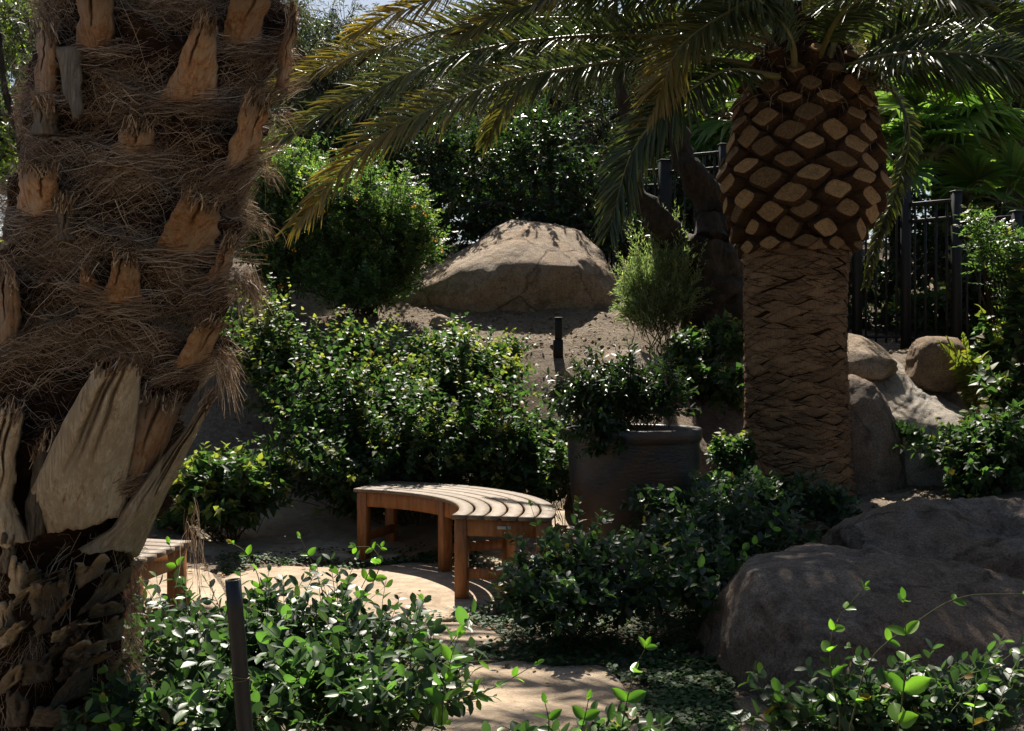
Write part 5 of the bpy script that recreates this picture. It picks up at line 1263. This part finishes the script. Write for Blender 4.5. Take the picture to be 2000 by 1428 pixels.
V, Fc, _ = place(T_KITE, np.column_stack([x, y, z]), np.column_stack([np.cos(a), np.sin(a), rng.normal(0, .15, len(x))]), np.array([0, 0, 1.]) + rng.normal(0, .3, (len(x), 3)), rng.uniform(.012, .05, len(x)))
tag(link('leaf_litter', mesh('leaf_litter', V, Fc, M['litter'], False)), 'dry fallen leaves scattered over the soil bank', kind='stuff')

n = 5000; x = rng.uniform(-4, 4.5, n); y = rng.uniform(4, 12, n); kp = ~on_stone(x, y); x, y = x[kp], y[kp]; n = len(x)
oc = np.array([(1, 0, 0), (-1, 0, 0), (0, 1, 0), (0, -1, 0), (0, 0, .7), (0, 0, -.7)], float); of = np.array([(0, 2, 4), (2, 1, 4), (1, 3, 4), (3, 0, 4), (2, 0, 5), (1, 2, 5), (3, 1, 5), (0, 3, 5)])
sz_ = .005 + .028 * rng.random(n) ** 4
V = np.column_stack([x, y, ground(x, y) + sz_ * .2])[:, None] + oc[None] * sz_[:, None, None] * rng.uniform(.6, 1.3, (n, 6, 1))
tag(link('pebbles', mesh('pebbles', V.reshape(-1, 3), (of[None] + (np.arange(n) * 6)[:, None, None]).reshape(-1, 3), M['rock'], True)), 'small pebbles strewn on the dry soil bank', kind='stuff')

# ------------------------------------------------------------------ olive tree
ob = gbase(1385, 9.9)
ot = thing('olive_tree', 'gnarled olive tree with a split trunk between boulder and palm', 'olive tree', ob)
def q3(px, py, d): return P(px, py, d)
segs = [noisy_limb([q3(1400, 650, 9.9), q3(1372, 590, 9.9), q3(1372, 530, 9.85), q3(1318, 488, 9.95), q3(1280, 425, 9.75), q3(1235, 370, 9.8), q3(1225, 250, 9.8), q3(1200, 60, 9.7), q3(1180, -200, 9.5)], [.28, .22, .18, .155, .13, .10, .07, .05, .03], 60, 26, .75, 5),
        noisy_limb([q3(1405, 640, 10), q3(1424, 560, 10), q3(1388, 490, 9.9), q3(1396, 410, 10.1), q3(1352, 330, 10.1), q3(1325, 270, 10.1), q3(1300, 150, 10.1), q3(1310, 0, 10), q3(1330, -240, 9.9)], [.24, .19, .15, .13, .115, .095, .07, .05, .03], 60, 26, .75, 5, 3),
        noisy_limb([q3(1425, 650, 9.85), q3(1420, 590, 9.85), q3(1412, 530, 9.85), q3(1405, 485, 9.85), q3(1402, 470, 9.85)], [.2, .17, .15, .13, .02], 26, 20, .8, 7, 5),
        noisy_limb([q3(1438, 640, 9.75), q3(1436, 600, 9.75), q3(1432, 575, 9.75), q3(1430, 565, 9.75)], [.16, .14, .10, .02], 20, 18, .8, 8, 6)]
V, Q = join(segs); part('trunk', V, Q, M['bark'], ot, True)
lobes = [(q3(1180, -260, 9.4), (.8, .8, .5)), (q3(1320, -330, 9.8), (1.0, .9, .6)), (q3(1450, -260, 10.2), (.8, .8, .5)), (q3(1250, -180, 9.0), (.6, .6, .4))]
tips, C, k = lobe_points(lobes, 620, .25, -1.1); roots = C + (tips - C) * rng.uniform(.05, .5, (620, 1)); pol = grow(roots, tips, 6, .1, .12, .5)
pos, d, up, sz, ti = leaves_on(pol, 18, .15, .058, droop=.3, young_p=.1, opp=True, spread=.8, upn=.4)
V, Fc, t = place(T_NARROW, pos, d, up, sz, ti); part('crown', V, Fc, M['olive'], ot, True, t, kind='stuff')
V, Q = tubes(pol, .005, .002, 3); part('twigs', V, Q, M['twig'], ot, True, kind='stuff')

# ------------------------------------------------------------------ trees behind
def zt_(py, d): return CZ - (py - 714) / F * d
def bgtree(name, label, cat, px, d, lobes, n, per, tm, mat, size, tr=.12, **k):
    b = gbase(px, d); c = np.mean([l[0] for l in lobes], 0)
    t = [np.array(b) - [0, 0, .1], np.array([b[0] + .1, d, b[2] + (c[2] - b[2]) * .4]), np.array([(b[0] + c[0]) / 2, d, b[2] + (c[2] - b[2]) * .75])]
    return tree(name, label, cat, b, t, tr, lobes, n, per, tm, mat, size, **k)
G_ = 'trees at the back of the garden'
bgtree('evergreen_shrub', 'dark evergreen bush right behind the large boulder', 'shrub', 1080, 12.3, [PL(1000, 430, 12.2, (.7, .5, .5)), PL(1130, 400, 12.4, (.8, .5, .6)), PL(930, 340, 12.6, (.7, .6, .7)), PL(1060, 300, 12.8, (.8, .6, .7)), PL(1220, 470, 12, (.5, .4, .5)), PL(900, 470, 12, (.5, .4, .4))], 620, 14, T_KITE, M['dark'], .085, .09, arch=.1)
bgtree('evergreen_shrub', 'dark evergreen bush above the flowering shrub', 'shrub', 720, 12.4, [PL(700, 330, 12.4, (.8, .5, .6)), PL(820, 300, 12.6, (.8, .6, .7)), PL(600, 290, 12.6, (.7, .6, .7)), PL(760, 420, 12.2, (.7, .4, .5)), PL(850, 420, 12.2, (.6, .4, .5))], 560, 14, T_KITE, M['dark'], .085, .09)
bgtree('evergreen_shrub', 'dark shaded bush behind the picket fence', 'shrub', 1720, 12.2, [PL(1720, 560, 12.1, (.65, .4, .45)), PL(1820, 500, 12.3, (.65, .4, .5)), PL(1640, 520, 12.2, (.55, .4, .5)), PL(1740, 430, 12.6, (.6, .4, .5)), PL(1730, 640, 11.7, (.6, .3, .3)), PL(1840, 610, 11.8, (.6, .3, .35)), PL(1950, 480, 12.2, (.5, .4, .5)), PL(1640, 640, 11.8, (.5, .3, .3)), PL(1950, 620, 11.9, (.5, .3, .35))], 620, 14, T_KITE, M['dark'], .08, .08)
bgtree('evergreen_shrub', 'dark bush behind the olive trunk and upper fence', 'shrub', 1400, 12.9, [PL(1360, 430, 12.9, (.6, .4, .5)), PL(1450, 400, 13, (.6, .4, .6)), PL(1290, 400, 13, (.5, .4, .6)), PL(1400, 320, 13.2, (.6, .4, .4))], 400, 13, T_KITE, M['dark'], .085, .08)
bgtree('olive_tree', 'grey green olive foliage above the flowering shrub', 'olive tree', 640, 13.2, [PL(600, 120, 13, (.9, .8, .7)), PL(680, 210, 13.2, (.9, .8, .6)), PL(560, 220, 13, (.7, .7, .6)), PL(820, 180, 13.4, (.9, .7, .6)), PL(660, 60, 13.6, (.6, .6, .6)), PL(770, 70, 13.8, (.6, .6, .5)), PL(560, 30, 13.4, (.6, .6, .6))], 860, 16, T_NARROW, M['olive'], .075, .14, sag=.35, group=G_)
bgtree('olive_tree', 'olive tree at the left edge behind the shaggy palm', 'olive tree', 60, 9.5, [PL(0, 60, 9.4, (.6, .5, .5)), PL(60, 150, 9.6, (.4, .4, .5)), PL(-60, 220, 9.4, (.5, .5, .5)), PL(50, 20, 9.6, (.4, .4, .4))], 170, 16, T_NARROW, M['olive'], .07, .1, sag=.3, group=G_)
bgtree('leafy_tree', 'bright sunlit yellow green tree at the far left edge', 'tree', 20, 14, [PL(0, 220, 14, (.8, .7, .8)), PL(40, 80, 14.2, (.8, .7, .8)), PL(-90, 330, 13.8, (.8, .7, .6)), PL(60, 350, 13.6, (.7, .6, .6)), PL(-60, 0, 14.4, (.9, .8, .8))], 460, 14, T_KITE, M['sunny'], .09, .14, group=G_)
bgtree('olive_tree', 'dark hanging olive foliage above the large boulder', 'olive tree', 1130, 14.4, [PL(1180, 100, 14.4, (.9, .7, .8)), PL(1050, 130, 14.5, (.9, .7, .8)), PL(1130, 240, 14.2, (.8, .6, .7)), PL(960, 220, 14.4, (.8, .6, .7)), PL(1250, 200, 14.4, (.6, .6, .7))], 620, 17, T_NARROW, M['olive'], .075, .14, sag=.5, group=G_)
LAB = ['dense tree directly behind the large boulder', 'tall tree behind the date palm head', 'tall dark tree at the back beyond the picket fence', 'dense tree at the back behind the flowering shrub', 'leafy tree filling the gap beside the olive crown', 'back tree beyond the fan palms at the right edge', 'back tree beyond the shaggy palm']
src = bgtree('leafy_tree', LAB[0], 'tree', 1050, 17, [PL(1050, 150, 17, (1.7, 1.2, 1.1)), PL(900, 300, 16.6, (1.4, 1, 1.1)), PL(1200, 280, 16.6, (1.5, 1, 1.1)), PL(1000, 80, 17.4, (1.5, 1.2, .9)), PL(1180, 90, 17.2, (1.4, 1.1, .9)), PL(1050, 430, 16.4, (1.8, .9, 1.0))], 1250, 15, T_KITE, M['dark'], .115, .2, group=G_)
sx = np.array(src.location)
for k, (px, d_, rz, sc) in enumerate([(1500, 17.5, 1.1, 1.0), (1850, 18, 2.2, 1.05), (560, 17.5, 3.0, .88), (1330, 16, 4.1, .8), (2150, 16.5, 5.0, 1.0), (200, 17, .6, 1.0)]):
    copy_tree(src, gbase(px, d_), rz, sc, LAB[k + 1])

LAB2 = ['far tree closing the gap above the large boulder', 'far tree above the flowering shrub', 'far tree behind the date palm fronds', 'far tree beyond the upper picket fence', 'far tree at the right end of the back row', 'far tree at the left end of the back row', 'far tree above the shaggy palm edge']
for k, (px, d_, rz, sc) in enumerate([(1000, 22, 2.0, 1.15), (760, 23, .3, 1.1), (1250, 23, 3.9, 1.2), (1600, 22.5, 5.2, 1.2), (1950, 23, 1.5, 1.2), (200, 22, 4.4, 1.2), (480, 23, 2.9, 1.0)]):
    copy_tree(src, gbase(px, d_), rz, sc, LAB2[k])

LAB3 = ['unseen tree added behind the viewpoint on the left to block sky', 'unseen tree added straight behind the viewpoint to block sky', 'unseen tree added behind the viewpoint on the right to block sky', 'unseen tree added well left of the shaggy palm to block sky', 'unseen tree added well right of the corner boulder to block sky']
for k, (x_, y_, rz, sc) in enumerate([(-6, -4.5, .7, 1.1), (.5, -6.5, 2.4, 1.2), (6.5, -4, 4.0, 1.1), (-8.5, 3.5, 5.1, 1.1), (9, 3.5, 1.9, 1.1)]):  # unseen trees added around the camera to block sky light and deepen shade
    copy_tree(src, (x_, y_, float(ground(x_, y_))), rz, sc, LAB3[k])

# ------------------------------------------------------------------ fan palms
def fan_leaf(hub, direction, up, rad, n=34, droop=.25):
    a = nrm(np.array(direction, float)); b = nrm(np.cross(up, a)); u = np.cross(a, b)
    ang = np.linspace(-2.0, 2.0, n) + rng.normal(0, .02, n)
    dv = np.cos(ang)[:, None] * a + np.sin(ang)[:, None] * b + u * (.12 + .1 * np.cos(ang))[:, None]; dv = nrm(dv)
    L_ = rad * (.72 + .28 * np.cos(ang * .7)) * rng.uniform(.92, 1.05, n)
    s = np.array([0, .45, .75, 1.0]); ww = np.array([.01, .055, .035, .004]) * rad
    ctr = hub + dv[:, None] * (L_[:, None] * s)[..., None] - np.array([0, 0, 1.]) * (droop * L_[:, None] * s ** 3 * rng.uniform(.5, 1.5, (n, 1)))[..., None]
    tn = nrm(np.gradient(ctr, axis=1)); bb = nrm(np.cross(tn, u)); nn_ = np.cross(bb, tn); w = ww[None, :, None]
    V = np.stack([ctr - bb * w + nn_ * w * .4, ctr - nn_ * w * .2, ctr + bb * w + nn_ * w * .4], 2)
    idx = np.arange(n * 12).reshape(n, 4, 3)
    return V.reshape(-1, 3), np.stack([idx[:, :-1, :-1], idx[:, :-1, 1:], idx[:, 1:, 1:], idx[:, 1:, :-1]], -1).reshape(-1, 4), np.repeat(np.clip(rng.normal(.1, .15, n), 0, 1), 12)
def fan_palm(label, px, d, top_py, nleaf, rad, tr):
    b = np.array(gbase(px, d)); top = np.array([b[0], d, zt_(top_py, d)])
    th = thing('fan_palm', label, 'palm tree', b, 'fan palms beyond the fence')
    V, Q = noisy_limb([b - [0, 0, .1], (b + top) / 2 + rng.normal(0, .03, 3), top], [tr * 1.1, tr, tr * .9], 26, 14, .12, 8); part('trunk', V, Q, M['bark'], th, True)
    for k in range(nleaf):
        az = k * 2.399; el = random.uniform(-.5, 1.2); dv = np.array([math.cos(az) * math.cos(el), math.sin(az) * math.cos(el), math.sin(el)])
        hub = top + dv * random.uniform(.45, .75) * rad * 1.1 - np.array([0, 0, .12 * rad])
        V, Fq, ti = fan_leaf(hub, dv + np.array([0, 0, -.35]), np.array([0, 0, 1.]) - dv * .2 + rng.normal(0, .2, 3), rad, 30)
        lf = part('fan_leaf', V, Fq, M['fan'], th, False, ti)
        pth = np.array([top * (1 - t) + hub * t + np.array([0, 0, .08 * math.sin(t * 3.14)]) for t in np.linspace(0, 1, 6)])
        V, Q = tubes(pth[None], .012, .008, 5); link('petiole', mesh('petiole', V - b, Q, M['rachis'], True), lf)
    return th
fan_palm('fan palm with a bare trunk beyond the fence right of the date palm', 1848, 12.8, 215, 16, .72, .12)
fan_palm('smaller fan palm low behind the fence at the right edge', 1960, 12.2, 400, 14, .6, .1)
fan_palm('sunlit fan palm glimpsed between the olive and the date palm', 1415, 14.0, 230, 18, .85, .12)
fan_palm('fan palm with leaves beside the date palm head', 1760, 12.6, 300, 14, .65, .1)
fan_palm('fan palm in the top corner beyond the fence', 1990, 14.0, 150, 16, .8, .12)
